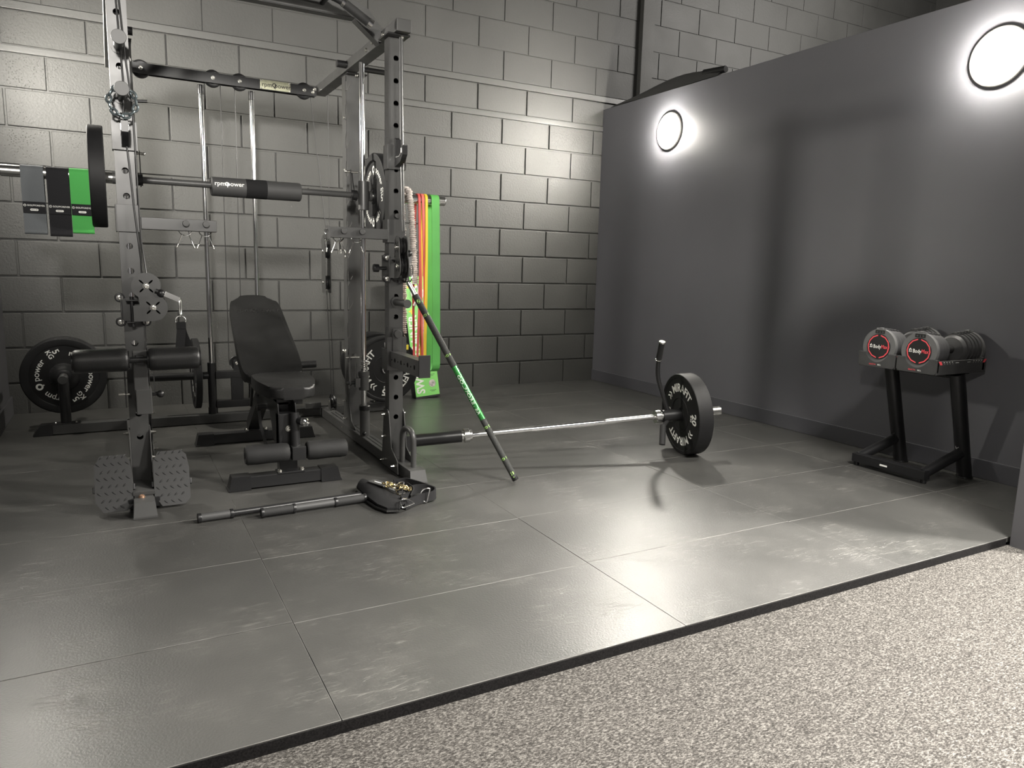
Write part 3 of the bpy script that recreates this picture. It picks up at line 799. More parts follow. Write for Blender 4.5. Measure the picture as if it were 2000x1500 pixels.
sweep(b, pts, 0.016, 14)
for x in (-3.50, -3.34, -3.13, -2.97): sweep(b, rounded([(x, -2.165, 2.142), (x, -2.07, 2.155), (x, -2.02, 2.150)], 0.03, 4), 0.013, 10)
pb = part('pullup_bar', b, 'steel_dark', pull)
b = BM(); e0, e1 = Vector((-2.912, -2.17, 2.121)), Vector((-2.798, -2.17, 2.0575)); tube(b, e0, e1, 0.0195, n=20); part('grip', b, 'foam', pb)
b = BM(); d = (e1-e0).normalized(); tube(b, e0-d*0.008, e0+d*0.006, 0.0215, n=20); tube(b, e1-d*0.006, e1+d*0.014, 0.0215, n=20); part('grip_collar', b, 'chrome', pb)

# ---- accessory arms clamped on the uprights, pointing inwards
def accessory_arm(x0, x1, xc, s, knobs):
    b = BM()
    box(b, min(x0, x1), max(x0, x1), -2.172, -2.128, 1.118, 1.166, 0.003)
    box(b, xc-0.040, xc+0.040, FY-0.008, FY-0.003, 1.105, 1.212, 0.002)
    box(b, xc-0.044, xc-0.038, FY-0.008, FY+0.066, 1.105, 1.212, 0.002); box(b, xc+0.038, xc+0.044, FY-0.008, FY+0.066, 1.105, 1.212, 0.002)
    a = part('accessory_arm', b, 'steel', rack)
    b = BM()
    for x in knobs: tube(b, (x, -2.172, 1.148), (x, -2.188, 1.148), 0.0130, n=20, bev=0.003); tube(b, (x, -2.128, 1.148), (x, -2.06, 1.148), 0.010, n=14)
    part('arm_pin', b, 'endcap', a)
accessory_arm(-3.750, -3.462, LX, 1, (-3.582, -3.505))
accessory_arm(-2.990, -2.710, RX, -1, (-2.925, -2.840))
b = BM(); box(b, -2.994, -2.986, -2.176, -2.124, 1.110, 1.172, 0.002); part('arm_end_cap', b, 'endcap', rack)
b = BM(); tube(b, (RX, FY, 1.229), (RX, FY-0.022, 1.229), 0.012, n=18, bev=0.003); part('locking_pin', b, 'endcap', rack)

# ---- cable trolleys that slide on the front uprights
def trolley(xc, z, wheels, swivel):
    b = BM()
    for sx in (-1, 1): box(b, xc+sx*0.042-0.002, xc+sx*0.042+0.002, FY-0.03, FY+0.08, z-0.062, z+0.062, 0.001)
    box(b, xc-0.044, xc+0.044, FY-0.012, FY-0.008, z-0.045, z+0.045, 0.001)
    t = part('cable_trolley', b, 'steel', rack)
    for dx, dz in ((-0.046, 0.049), (-0.046, -0.049), (0.046, 0.049), (0.046, -0.049)):
        b = BM(); tube(b, (xc+dx, FY-0.010, z+dz), (xc+dx, FY+0.012, z+dz), 0.0185, n=24, bev=0.003); w = part('trolley_wheel', b, 'plastic', t)
        b = BM(); bolt(b, (xc+dx, FY-0.010, z+dz), (0,-1,0), 0.010, 0.007); part('axle_bolt', b, 'bolt', w)
    # swivelling pulley housing: u is its long side direction away from the hinge
    hx = Vector((xc-0.004, FY-0.045, 0)); u = Vector(swivel).normalized(); n = u.cross(Vector((0,0,1))).normalized()
    b = BM()
    for dz in (-0.048, 0.040): obox(b, hx + Vector((0, 0.018, z+dz)), AX, (0.022, 0.030, 0.0025), 0.001)
    tube(b, hx + Vector((0, 0, z-0.065)), hx + Vector((0, 0, z+0.055)), 0.007, n=12)
    hb = part('hinge', b, 'steel_dark', t)
    b = BM()
    c1, c2 = (0.056, 0.106), (0.078, 0.020); R = 0.053
    def lobe(c, a0, a1, k=14): return [(c[0]+R*math.cos(math.radians(a0+(a1-a0)*i/k)), c[1]+R*math.sin(math.radians(a0+(a1-a0)*i/k))) for i in range(k+1)]
    out = [(0.006, -0.036), (0.078, -0.034)] + lobe(c2, -90, 48, 16)[1:] + [(0.108, 0.070)] + lobe(c1, -25, 235, 24) + [(0.028, 0.050), (0.030, 0.030), (0.006, 0.028)]
    for off in (-0.021, 0.017): prism(b, out, hx + Vector((0, 0, z-0.008)) + n*off, u, (0,0,1), 0.004)
    hs = part('pulley_housing', b, 'steel', t)
    bb, sl = BM(), BM()
    for c in (c1, c2):
        cc = hx + Vector((0, 0, z-0.008)) + u*c[0] + Vector((0,0,c[1]))
        lathe_p = BM(); lathe(lathe_p, [(0.006, -0.010), (0.045, -0.010), (0.045, -0.007), (0.038, 0), (0.045, 0.007), (0.045, 0.010), (0.006, 0.010)], cc, n, 32); part('pulley', lathe_p, 'plastic', hs)
        for sg in (-1, 1): bolt(bb, cc + n*sg*0.021, n*sg, 0.010, 0.007)
        for k in range(4):
            a = PI/4 + k*PI/2; e = u*math.cos(a) + Vector((0,0,1))*math.sin(a); f = n.cross(e)
            for sg in (-1, 1):
                o = cc + e*0.024 + n*sg*0.0213
                out2 = [(0.011*math.cos(q), 0.0035*math.sin(q)) for q in [2*PI*i/12 for i in range(12)]]
                sl.faces.new([sl.verts.new(o + e*x + f*y) for x, y in out2])
    part('axle_bolt', bb, 'bolt', hs); part('vent_slot', sl, 'void', hs)
    return t, hx, u, n
tl = trolley(LX, 0.795, None, (1.0, -0.10, 0))
tr = trolley(RX, 0.985, None, (-0.12, -1.0, 0))
b = BM(); tube(b, (RX-0.046, FY+0.01, 0.985), (RX-0.10, FY+0.01, 0.985), 0.008, n=12); tube(b, (RX-0.082, FY+0.01, 0.985), (RX-0.108, FY+0.01, 0.985), 0.019, n=18, bev=0.003)
part('pull_knob', b, 'plastic', tr[0])

# ---- landmine tube pivoting beside the foot of the right upright
LA, LB = Vector((-2.600, -2.100, 0.120)), Vector((-0.886, -2.530, 0.237)); LD = (LB-LA).normalized()
def lmp(t): return LA + (LB-LA)*t
b = BM(); u_, v_, d_ = frame(LD); L1 = (lmp(0.163)-LA).length
lathe(b, [(0.0272, 0.0), (0.0315, 0.0), (0.0315, L1), (0.0272, L1)], LA - LD*0.0, LD, 28, hole=True)
tube(b, LA, LA+LD*0.01, 0.0275, n=28)
lt = part('landmine_tube', b, 'steel_dark', rack)
b = BM(); box(b, RX+0.030, -2.585, -2.155, -2.075, 0.080, 0.160, 0.003); tube(b, (-2.60, -2.10, 0.055), (-2.60, -2.10, 0.175), 0.012)
part('landmine_pivot', b, 'steel_dark', rack)

# ---- tread plates either side of the left foot
def foot_plate(xc, s):
    """checker plate leaning back against the base rail"""
    R_ = Euler((math.radians(-24), 0, math.radians(-4)*0), 'XYZ').to_matrix()
    o = Vector((xc, -2.345, 0.010)); u = Vector((1, 0, 0)); v = (R_ @ Vector((0, 0, 1))); v.y = abs(v.y)
    n = u.cross(v).normalized()
    out = [(-0.040, 0.0), (0.044, 0.0), (0.066, 0.022), (0.068, 0.150), (0.060, 0.205), (0.040, 0.226), (-0.045, 0.226), (-0.066, 0.185), (-0.067, 0.045)]
    b = BM(); prism(b, out, o, u, v, 0.005)
    fp = part('foot_plate', b, 'tread_steel', rack)
    b = BM()
    for i in range(-2, 3):
        for j in range(0, 8):
            cx, cy = i*0.026 + (0.0 if j % 2 == 0 else 0.013), 0.016 + j*0.029
            if abs(cx) > 0.054 or (abs(cx) > 0.04 and (cy < 0.03 or cy > 0.19)): continue
            a = math.radians(-40 if (i+j//2) % 2 == 0 and j % 2 == 0 else (-40 if j % 2 == 0 else 42))
            e, f = u*math.cos(a)+v*math.sin(a), -u*math.sin(a)+v*math.cos(a)
            vs = []
            oo = o + u*cx + v*cy + n*(0.005 if n.y < 0 else 0.0)
            nn = n if n.y < 0 else -n
            prof = []
            for k in range(7):
                q = -1 + 2*k/6; w = 0.0032*(1-q*q)+0.0002; h = 0.0022*(1-q*q)+0.0001
                prof.append([oo+e*q*0.011-f*w, oo+e*q*0.011+nn*h-f*w*0.3, oo+e*q*0.011+nn*h+f*w*0.3, oo+e*q*0.011+f*w])
            rings(b, prof)
    part('tread', b, 'tread_steel', fp)
    b = BM()
    obox(b, o + v*0.095 - n*(0.02 if n.y < 0 else -0.02), (u, v, n), (0.075, 0.012, 0.012), 0.002)
    box(b, xc-s*0.06-0.012, xc-s*0.06+0.012, -2.34, -2.20, 0.012, 0.05, 0.002)
    part('foot_plate_bracket', b, 'steel_dark', fp)
foot_plate(-3.898, -1)
foot_plate(-3.688, 1)
b = BM(); bolt(b, (LX-0.01, -2.355, 0.060), (0,0,1), 0.011, 0.010); part('bolt', b, 'copper', rack)
b = BM(); box(b, LX-0.041, LX+0.041, -2.33, FY-0.0, 0.0605, 0.078, 0.002); part('foot_bracket', b, 'steel', rack)

# ---- padded leg rollers on a sleeve of the left upright
b = BM(); box(b, LX-0.026+0.012, LX+0.026+0.012, FY-0.135, FY-0.085, 0.470, 0.640, 0.004); box(b, LX-0.046, LX-0.042, FY-0.045, FY+0.07, 0.40, 0.635, 0.001)
box(b, LX+0.042, LX+0.046, FY-0.045, FY+0.07, 0.40, 0.635, 0.001); box(b, LX-0.028+0.018, LX+0.030+0.018, FY-0.140, FY-0.005, 0.385, 0.487, 0.004)
rb = part('roller_bracket', b, 'steel', rack)
b = BM(); tube(b, (LX-0.21, FY-0.16, 0.606), (LX+0.22, FY-0.16, 0.612), 0.012); box(b, LX-0.014+0.01, LX+0.014+0.01, FY-0.165, FY-0.12, 0.59, 0.625, 0.002); part('roller_axle', b, 'steel_dark', rb)
for x0, x1 in ((-4.008, -3.822), (-3.752, -3.566)):
    b = BM(); y = FY-0.16; L = x1-x0; n = 18; rl = []
    prof = [(0.030, 0), (0.040, 0.002), (0.0445, 0.010), (0.0455, 0.03), (0.0448, L*0.5), (0.0455, L-0.03), (0.0445, L-0.010), (0.040, L-0.002), (0.030, L)]
    lathe(b, prof, (x0, y, 0.609), (1, 0, 0.012), 32)
    rr = part('leg_roller', b, 'vinyl', rb)
    b = BM(); tube(b, (x0-0.004, y, 0.609), (x0+0.004, y, 0.609), 0.034, n=24); tube(b, (x1-0.004, y, 0.611), (x1+0.004, y, 0.611), 0.034, n=24)
    part('roller_end', b, 'plastic', rr)
b = BM(); tube(b, (LX+0.045, -2.20, 0.449), (LX+0.075, -2.20, 0.449), 0.006); sphere(b, (LX+0.083, -2.20, 0.449), 0.0155); part('ball_knob', b, 'plastic', rb)
b = BM(); tube(b, (LX-0.07, -2.20, 0.455), (LX-0.03, -2.20, 0.455), 0.005); part('locking_pin', b, 'bolt', rb)
# J hooks on the uprights
def j_hook(xc, z, label):
    t = thing('barbell_hook', label, 'barbell hook', (xc, FY-0.01, z), group='barbell hooks on the front uprights')
    b = BM()
    for sx in (-1, 1): box(b, xc+sx*0.0425-0.0025, xc+sx*0.0425+0.0025, FY-0.010, FY+0.05, z-0.055, z+0.055, 0.001)
    box(b, xc-0.045, xc+0.045, FY-0.013, FY-0.008, z-0.055, z+0.055, 0.001)
    part('sleeve', b, 'steel', t)
    b = BM()
    out = [(0, -0.045), (-0.075, -0.030), (-0.105, 0.000), (-0.105, 0.040), (-0.090, 0.040), (-0.088, 0.008), (-0.070, -0.006), (-0.020, -0.006), (-0.018, 0.075), (0, 0.085)]
    prism(b, out, (xc-0.012, FY-0.013, z), (0,1,0), (0,0,1), 0.024)
    hk = part('hook', b, 'steel_dark', t)
    b = BM(); out = [(-0.020, 0.0), (-0.070, 0.0), (-0.0885, 0.014), (-0.0885, 0.036), (-0.084, 0.036), (-0.084, 0.016), (-0.068, 0.005), (-0.020, 0.005)]
    prism(b, out, (xc-0.014, FY-0.013, z-0.006), (0,1,0), (0,0,1), 0.028)
    part('liner', b, 'brushed', hk)
j_hook(LX+0.004, 1.475, 'black steel barbell hook seen end-on on the left upright beside the loaded bar')
j_hook(RX, 1.495, 'black steel barbell hook on the right upright above the hanging rubber bands')

# ---- spotter arm
t = thing('spotter_arm', 'perforated black safety arm pointing out from the right upright above the floor handle', 'spotter arm', (RX, FY-0.01, 0.50))
b = BM()
sx0 = RX-0.036; sx1 = RX+0.012; y0, y1, za, zb_ = -2.555, FY-0.012, 0.519, 0.592
perf_face(b, (sx0, y0, (za+zb_)/2), (0,0,1), (0,1,0), zb_-za, y1-y0, [0.055, 0.14, 0.225, 0.31], 0.011)
perf_face(b, (sx0, y0, (za+zb_)/2), (0,0,1), (0,1,0), 0.0001, 0.0001, [], 0.01) if False else None
box(b, sx0, sx1, y0, y1, zb_-0.003, zb_, 0.001); box(b, sx1-0.004, sx1, y0, y1, za, zb_); box(b, sx0+0.0005, sx1, y0, y1, za, za+0.003)
arm = part('arm', b, 'steel', t, smooth=False)
b = BM(); box(b, sx0-0.002, sx1+0.004, y0-0.008, y0, za-0.003, zb_+0.024, 0.002); part('end_plate', b, 'steel_dark', t)
b = BM(); box(b, RX-0.050, RX-0.042, FY-0.015, FY+0.07, 0.50, 0.60, 0.002); box(b, RX+0.042, RX+0.048, FY-0.015, FY+0.07, 0.50, 0.60, 0.002); box(b, RX-0.05, RX+0.048, FY-0.016, FY-0.010, 0.50, 0.66, 0.002)
box(b, RX-0.024, RX+0.026, FY-0.020, FY-0.014, 0.59, 0.70, 0.004)
part('bracket', b, 'steel', t)
b = BM(); tube(b, (RX, FY-0.018, 0.675), (RX, FY-0.034, 0.675), 0.019, n=22, bev=0.003); part('pin', b, 'steel', t)
b = BM()
for k in range(4): tube(b, (sx0-0.0006, y0+0.098+0.085*k, 0.554), (sx0+0.001, y0+0.098+0.085*k, 0.554), 0.004, n=10)
part('small_hole', b, 'void', arm)
# ================================================================== WEIGHT PLATES
def basis(n, v=(0,0,1)):
    n = Vector(n).normalized(); v = Vector(v); v = (v - n*v.dot(n)).normalized(); u = v.cross(n)
    return Matrix((u, v, n)).transposed().to_quaternion()
def plate(loc, n, R, th, style, label, group, spin=0.0, num='15', hole=0.0255):
    q = basis(n)
    if spin: q = q @ Euler((0, 0, spin)).to_quaternion()
    t = thing('weight_plate', label, 'weight plate', loc, q, group)
    h = th/2; b = BM()
    half = [(hole, h*0.92), (0.042, h*0.92), (0.044, h*0.80), (R*0.44, h*0.78), (R*0.46, h*0.66), (R*0.80, h*0.66), (R*0.835, h*0.97), (R*0.97, h), (R*0.99, h*0.94), (R, h*0.80)] if style == 'rpm' else \
           [(hole, h*0.96), (0.040, h*0.96), (0.042, h*0.86), (R*0.40, h*0.86), (R*0.415, h*0.98), (R*0.43, h*0.90), (R*0.89, h*0.90), (R*0.905, h*0.98), (R*0.97, h), (R*0.99, h*0.94), (R, h*0.80)]
    prof = half + [(r, -z) for r, z in reversed(half)]
    lathe(b, prof, (0,0,0), (0,0,1), 72, hole=True)
    part('disc', b, 'rubber', t, world=False)
    b = BM()
    for s in (-1, 1):
        lathe(b, [(hole-0.0002, s*h*0.6), (hole+0.006, s*h*0.6), (hole+0.006, s*(h*0.97)), (hole-0.0002, s*(h*0.97))], (0,0,0), (0,0,1), 40, hole=True)
    part('hub_ring', b, 'steel_dark' if style == 'rpm' else 'brushed', t, world=False)
    b = BM()
    z = (h*0.66 if style == 'rpm' else h*0.90) + 0.0006; O = (0, 0, z); U, Vv = (1,0,0), (0,1,0)
    if style == 'rpm':
        for a0 in (math.radians(-115), math.radians(65)):
            r0 = R*0.625; s = R*0.215
            add_text(b, 'rpm', s, arc(O, U, Vv, r0, a0 - 0.62), 0.008, 1.05); add_text(b, 'power', s, arc(O, U, Vv, r0, a0 + 0.72), 0.008, 1.05)
            f = arc(O, U, Vv, r0, a0); add_ring_flat(b, f, R*0.042, R*0.088); add_rect(b, f, -R*0.022, R*0.022, -R*0.118, -R*0.072)
        for a0 in (math.radians(-21), math.radians(152)):
            c = Vector((math.sin(a0)*R*0.655, math.cos(a0)*R*0.655, z)); an = a0 + math.radians(82)
            vv = Vector((math.sin(an), math.cos(an), 0)); uu = Vector((vv.y, -vv.x, 0))
            f = flat(c, uu, vv); add_text(b, num, R*0.22, lambda x, y: f(x, y+R*0.085), 0.018); add_text(b, 'KG', R*0.17, lambda x, y: f(x, y-R*0.075), 0.018)
    else:
        for a0 in (0.0, PI):
            add_text(b, 'MIRAFIT', R*0.28, arc(O, U, Vv, R*0.655, a0+0.12), 0.022, 0.98)
            f = arc(O, U, Vv, R*0.655, a0 - 0.90)
            for k in range(2):
                dx = (k-0.5)*R*0.10
                for sg in (-1, 1):
                    b.faces.new([b.verts.new(f(x, y)) for x, y in ((dx-R*0.05, sg*R*0.085), (dx-R*0.01, sg*R*0.085), (dx+R*0.05, 0), (dx+R*0.01, 0))])
        for a0 in (PI/2, -PI/2):
            add_text(b, num, R*0.27, arc(O, U, Vv, R*0.70, a0), 0.03); add_text(b, 'KG', R*0.12, arc(O, U, Vv, R*0.555, a0), 0.02)
    part('lettering', b, 'white_print', t, world=False)
    return t
PX, PZ = -4.133, 0.318
G1 = 'bumper plates stored behind the left post'
plate((PX, -0.605, PZ), (0,-1,0), 0.218, 0.040, 'rpm', 'front black five kilo plate on the storage post in the left corner', G1, 0.0, '5')
plate((PX+0.003, -0.560, PZ+0.003), (0,-1,0), 0.218, 0.040, 'rpm', 'middle black plate behind the front five kilo plate in the left corner', G1, 1.1, '5')
plate((PX-0.002, -0.515, PZ+0.002), (0,-1,0), 0.218, 0.040, 'rpm', 'rearmost black plate behind the five kilo plate in the left corner', G1, 2.0, '5')
QX, QZ = -2.262, 0.318
G2 = 'bumper plates on the post behind the right upright'
plate((QX+0.005, -0.785, 0.302), (0,-1,0), 0.225, 0.066, 'mira', 'fifteen kilo bumper plate in front on the post behind the right upright', G2, math.radians(88), '15')
plate((QX-0.006, -0.615, 0.312), (0,-1,0), 0.225, 0.070, 'mira', 'bumper plate just behind the storage post, second behind the right upright', G2, 0.4, '20')
plate((QX+0.000, -0.530, 0.308), (0,-1,0), 0.225, 0.066, 'mira', 'rearmost bumper plate by the block wall behind the right upright', G2, 1.3, '15')
plate((-3.440, RY, 0.316), (-1,0,0), 0.214, 0.036, 'rpm', 'thin black plate hung on the horn of the weight carriage beside the bench', 'plates on the machine', 0.5, '5', 0.0245)

# dial-like locking collar on the left storage peg
t = thing('locking_collar', 'black round locking collar in front of the five kilo plate on the left post', 'collar', (PX, -0.66, PZ))
b = BM(); lathe(b, [(0.0245, -0.012), (0.075, -0.012), (0.080, -0.006), (0.078, 0.006), (0.060, 0.012), (0.052, 0.022), (0.036, 0.026), (0.0245, 0.026)], (PX, -0.568-0.072, PZ), (0,-1,0), 40, hole=True)
cb = part('body', b, 'plastic', t)
b = BM(); f = flat((PX, -0.640-0.0125, PZ), (1,0,0), (0,0,1))
for k in range(8):
    a = math.radians(-128 + k*13); c = lambda x, y, a=a: f(math.sin(a)*(0.069+y)+math.cos(a)*x, math.cos(a)*(0.069+y)-math.sin(a)*x)
    add_rect(b, c, -0.0008, 0.0008, -0.006, 0.004)
part('scale', b, 'emboss', cb)
b = BM(); tube(b, (PX, -0.775, PZ), (PX, -0.790, PZ), 0.0245, n=28, bev=0.003); part('peg_end', b, 'endcap', t)

# ================================================================== SMITH BAR, ITS PLATES AND PAD
SY, SZ = -1.652, 1.358
bar = thing('smith_barbell', 'grey guided barbell across the rack with chrome sleeve ends', 'barbell', (-3.23, SY, SZ))
b = BM(); tube(b, (-3.735, SY-0.0, SZ), (-2.725, SY, SZ), 0.0155, n=20); part('shaft', b, 'steel', bar)
for s, xe, xs_, xl in ((-1, LX, -3.835, -4.255), (1, RX, -2.628, -2.205)):
    b = BM(); lathe(b, [(0.0252, 0), (0.0250, 0.004), (0.0250, abs(xl-xs_)-0.004), (0.022, abs(xl-xs_)), (0.012, abs(xl-xs_)), (0.012, abs(xl-xs_)-0.006), (0.001, abs(xl-xs_)-0.006)], (xs_, SY, SZ), (s,0,0), 32)
    part('sleeve', b, 'brushed', bar)
    b = BM(); lathe(b, [(0.0145, 0), (0.028, 0), (0.0285, 0.003), (0.0285, 0.145), (0.028, 0.148), (0.0145, 0.148)], (xe, SY, SZ-0.074), (0,0,1), 28, hole=True)
    tube(b, (xe+s*0.028, SY, SZ), (xs_, SY, SZ), 0.026, n=20)
    part('slider', b, 'steel', bar)
    b = BM(); q = xe - s*0.058
    tube(b, (q-0.004, SY, SZ), (q+0.022, SY, SZ), 0.026, n=24)
    prism(b, [(-0.020, -0.03), (0.020, -0.03), (0.022, 0.02), (0.012, 0.125), (-0.004, 0.130), (-0.012, 0.02)], (q - s*0.012, SY, SZ), (0,1,0), (0,0,1), 0.004)
    prism(b, [(-0.020, -0.03), (0.020, -0.03), (0.060, 0.03), (0.075, 0.125), (0.062, 0.130), (0.035, 0.05)], (q + s*0.012, SY, SZ), (0,1,0), (0,0,1), 0.005)
    ch = part('catch_hook', b, 'steel_dark', bar)
    b = BM(); tube(b, (q-s*0.03, SY+0.006, SZ+0.118), (q+s*0.03, SY+0.006, SZ+0.118), 0.006, n=12); sphere(b, (q-s*0.032, SY+0.006, SZ+0.118), 0.0075)
    part('catch_pin', b, 'bolt', ch)
G3 = 'plates loaded on the guided barbell'
plate((-3.893, SY, SZ), (-1,0,0), 0.222, 0.062, 'rpm', 'black plate seen edge-on beside the green fabric band, left end of the guided bar', G3, 0.2, '15')
plate((-2.594, SY, SZ), (-1,0,0), 0.222, 0.062, 'rpm', 'fifteen kilo black plate on the guided bar, half hidden behind an upright', G3, math.radians(65), '15')
t = thing('barbell_pad', 'thick grey foam pad wrapped around the middle of the guided barbell', 'barbell pad', (-3.212, SY, SZ))
b = BM(); lathe(b, [(0.0165, 0.0), (0.040, 0.0), (0.045, 0.004), (0.0455, 0.155), (0.0455, 0.415), (0.045, 0.419), (0.040, 0.423), (0.0165, 0.423)], (-3.421, SY, SZ-0.006), (1,0,0), 40, hole=True)
pp = part('foam', b, 'padfoam', t)
b = BM(); lathe(b, [(0.0455, 0.0), (0.0462, 0.001), (0.0458, 0.05), (0.0462, 0.097), (0.0455, 0.098)], (-3.263, SY, SZ-0.006), (1,0,0), 40, hole=True); part('strap', b, 'webbing', t)
b = BM()
def onpad(x, y, xc):
    a = y/0.0462 + math.radians(15); return Vector((xc+x, SY - math.cos(a)*0.0464, SZ-0.006 + math.sin(a)*0.0464))
add_text(b, 'rpm', 0.030, lambda x, y: onpad(x, y, -3.384), 0.008); add_text(b, 'power', 0.030, lambda x, y: onpad(x, y, -3.314), 0.008)
add_ring_flat(b, lambda x, y: onpad(x, y, -3.3525), 0.0045, 0.0095)
part('lettering', b, 'white_print', pp)

# ================================================================== BANDS AND ROPE ON THE SLEEVES
GB = 'loop bands hung on the sleeves'
def loop_pts(x, ztop, zbot, r=0.028, rb=0.016, dx=0.0, sag=0.0, dy=0.0, n=10, yw=None):
    """closed loop hung over the sleeve: a front strand and a back strand"""
    out = []; yc = SY
    for i in range(n+1):
        a = PI*i/n; out.append(Vector((x, yc + r*math.cos(a), ztop - r + r*math.sin(a))))
    rb_ = rb
    H = ztop - r - zbot - rb_
    for i in range(1, 9):
        q = i/9; out.append(Vector((x+dx*q, yc - (r*(1-q)+rb_*q) - sag*math.sin(PI*q) + dy*q, ztop - r - H*q)))
    for i in range(n+1):
        a = PI + PI*i/n; out.append(Vector((x+dx, yc + dy + rb_*math.cos(a), zbot + rb_ + rb_*math.sin(a))))
    for i in range(1, 9):
        q = 1-i/9; out.append(Vector((x+dx*q, yc + (r*(1-q)+rb_*q) + sag*math.sin(PI*q) + dy*q, ztop - r - H*q)))
    return out
def fabric_band(x, w, m, zbot, label, word, size_word):
    b = BM(); pts = loop_pts(x, SZ+0.0285, zbot, 0.0275, 0.012, 0.0); ribbon(b, pts, (1,0,0), w, 0.0030, closed=True)
    t = thing('fabric_loop_band', label, 'resistance band', (x, SY, SZ), group='fabric bands on the left sleeve')
    part('loop', b, m, t)
    yl = SY - 0.0238; zl = SZ - 0.150
    b = BM(); prism(b, [(-w*0.49, -0.024), (w*0.49, -0.024), (w*0.49, 0.024), (-w*0.49, 0.024)], (x, yl-0.0005, zl), (1,0,0), (0,0,1), 0.001)
    lb = part('label_patch', b, 'black_fabric', t)
    b = BM(); f = flat((x, yl-0.0022, zl), (1,0,0), (0,0,1))
    add_text(b, 'GOLFFOREVER', 0.0098, lambda x_, y_: f(x_+0.007, y_+0.008), 0.012); add_ring_flat(b, lambda x_, y_: f(x_-w*0.40, y_+0.008), 0.0038, 0.0052)
    add_text(b, 'F', 0.006, lambda x_, y_: f(x_-w*0.40, y_+0.008), 0.01)
    pill = [(-0.012, -0.0045), (0.012, -0.0045), (0.015, -0.002), (0.015, 0.002), (0.012, 0.0045), (-0.012, 0.0045), (-0.015, 0.002), (-0.015, -0.002)]
    b.faces.new([b.verts.new(f(px, py-0.010)) for px, py in pill])
    pr_ = part('lettering', b, 'white_print', lb)
    b = BM(); f2 = flat((x, yl-0.0027, zl), (1,0,0), (0,0,1)); add_text(b, word, size_word, lambda x_, y_: f2(x_, y_-0.010), 0.01); part('size_word', b, 'dark_print', pr_)
fabric_band(-4.140, 0.084, 'grey_fabric', SZ-0.262, 'grey fabric loop band hanging at the far left end of the bar sleeve', 'MEDIUM', 0.0062)
fabric_band(-4.046, 0.084, 'black_fabric', SZ-0.268, 'black fabric loop band hanging between the grey and the green one', 'HEAVY', 0.0062)
fabric_band(-3.960, 0.084, 'green_fabric', SZ-0.252, 'green fabric loop band hanging against the edge-on plate', 'LIGHT', 0.0062)
def latex(name, x, w, t_, m, zb, label, dx=0.0, sag=0.0, tilt=(1,0,0), rb=0.018, dy=0.0):
    b = BM(); ribbon(b, loop_pts(x, SZ+0.030, zb, 0.0285, rb, dx, sag, dy), tilt, w, t_, closed=True)
    solo(name, b, m, label, 'resistance band', 'long rubber bands on the right sleeve', loc=(x, SY, SZ))
latex('rubber_loop_band', -2.272, 0.046, 0.004, 'green_band', 0.405, 'wide green rubber loop band hanging from the right end of the bar sleeve', 0.006, 0.004, rb=0.045)
latex('rubber_loop_band', -2.325, 0.014, 0.006, 'yellow_band', 0.470, 'narrow yellow rubber loop band hanging beside the wide green one', -0.004, 0.010, rb=0.030)
latex('rubber_loop_band', -2.345, 0.014, 0.006, 'coral_band', 0.470, 'coral red rubber loop band hanging just left of the yellow one', 0.022, 0.006, rb=0.020)
latex('rubber_loop_band', -2.366, 0.012, 0.005, 'red_band', 0.470, 'darker red rubber loop band hanging next to the beige covered tube', -0.018, 0.022, rb=0.026, dy=-0.03)
# beige gathered tube hanging in two strands, with black buckle strap
t = thing('covered_resistance_tube', 'beige gathered-sleeve resistance tube looped over the right bar sleeve', 'resistance tube', (-2.43, SY, SZ))
b = BM()
def gathered(pts, r):
    P = rounded(pts, 0.05, 8); Q = []
    for i in range(len(P)-1):
        k = max(1, int((P[i+1]-P[i]).length/0.0028))
        for j in range(k): Q.append(P[i].lerp(P[i+1], j/k))
    Q.append(P[-1]); n = len(Q); rl = []
    for i, p in enumerate(Q):
        u, v, d = frame(Q[min(i+1, n-1)]-Q[max(i-1, 0)])
        u = Vector((1,0,0)); u = (u-d*u.dot(d)).normalized(); v = d.cross(u)
        w = r*(0.84 + 0.20*math.sin(i*1.55) + random.uniform(-0.10, 0.10)); wob = 0.002*math.sin(i*0.35)
        rl.append([p + u*(math.cos(2*PI*k/12)*w + wob) + v*math.sin(2*PI*k/12)*w*0.9 for k in range(12)])
    rings(b, rl)
gathered([(-2.425, SY+0.055, 0.62), (-2.425, SY+0.053, 1.0), (-2.440, SY+0.050, SZ), (-2.445, SY+0.018, SZ+0.052), (-2.432, SY-0.040, SZ+0.044), (-2.420, SY-0.048, SZ-0.05), (-2.404, SY-0.048, 1.05), (-2.396, SY-0.045, 0.90)], 0.0195)
part('gathered_sleeve', b, 'rope', t)
b = BM(); ribbon(b, [(-2.440, SY+0.045, 0.63), (-2.430, SY+0.04, 0.56), (-2.425, SY+0.035, 0.48), (-2.40, SY+0.035, 0.43)], (0,1,0.0), 0.026, 0.010)
part('end_strap', b, 'webbing', t)
b = BM(); prism(b, [(-0.010, -0.014), (0.010, -0.014), (0.010, 0.014), (-0.010, 0.014)], (-2.420, SY+0.018, 0.545), (1,0,0), (0,0,1), 0.003); part('yellow_tag', b, 'yellow_tag', t)
b = BM(); ring(b, (-2.432, SY+0.04, 0.60), (0,1,0), 0.012, 0.0028); ring(b, (-2.405, SY+0.02, 0.435), (0,1,0.3), 0.022, 0.003); part('ring', b, 'bolt', t)
b = BM(); sweep(b, rounded([(-2.378, SY-0.043, 0.905), (-2.372, SY-0.045, 0.88), (-2.380, SY-0.045, 0.82), (-2.40, SY-0.045, 0.78)], 0.02, 5), 0.008, 10); part('end_loop', b, 'white_print', t)

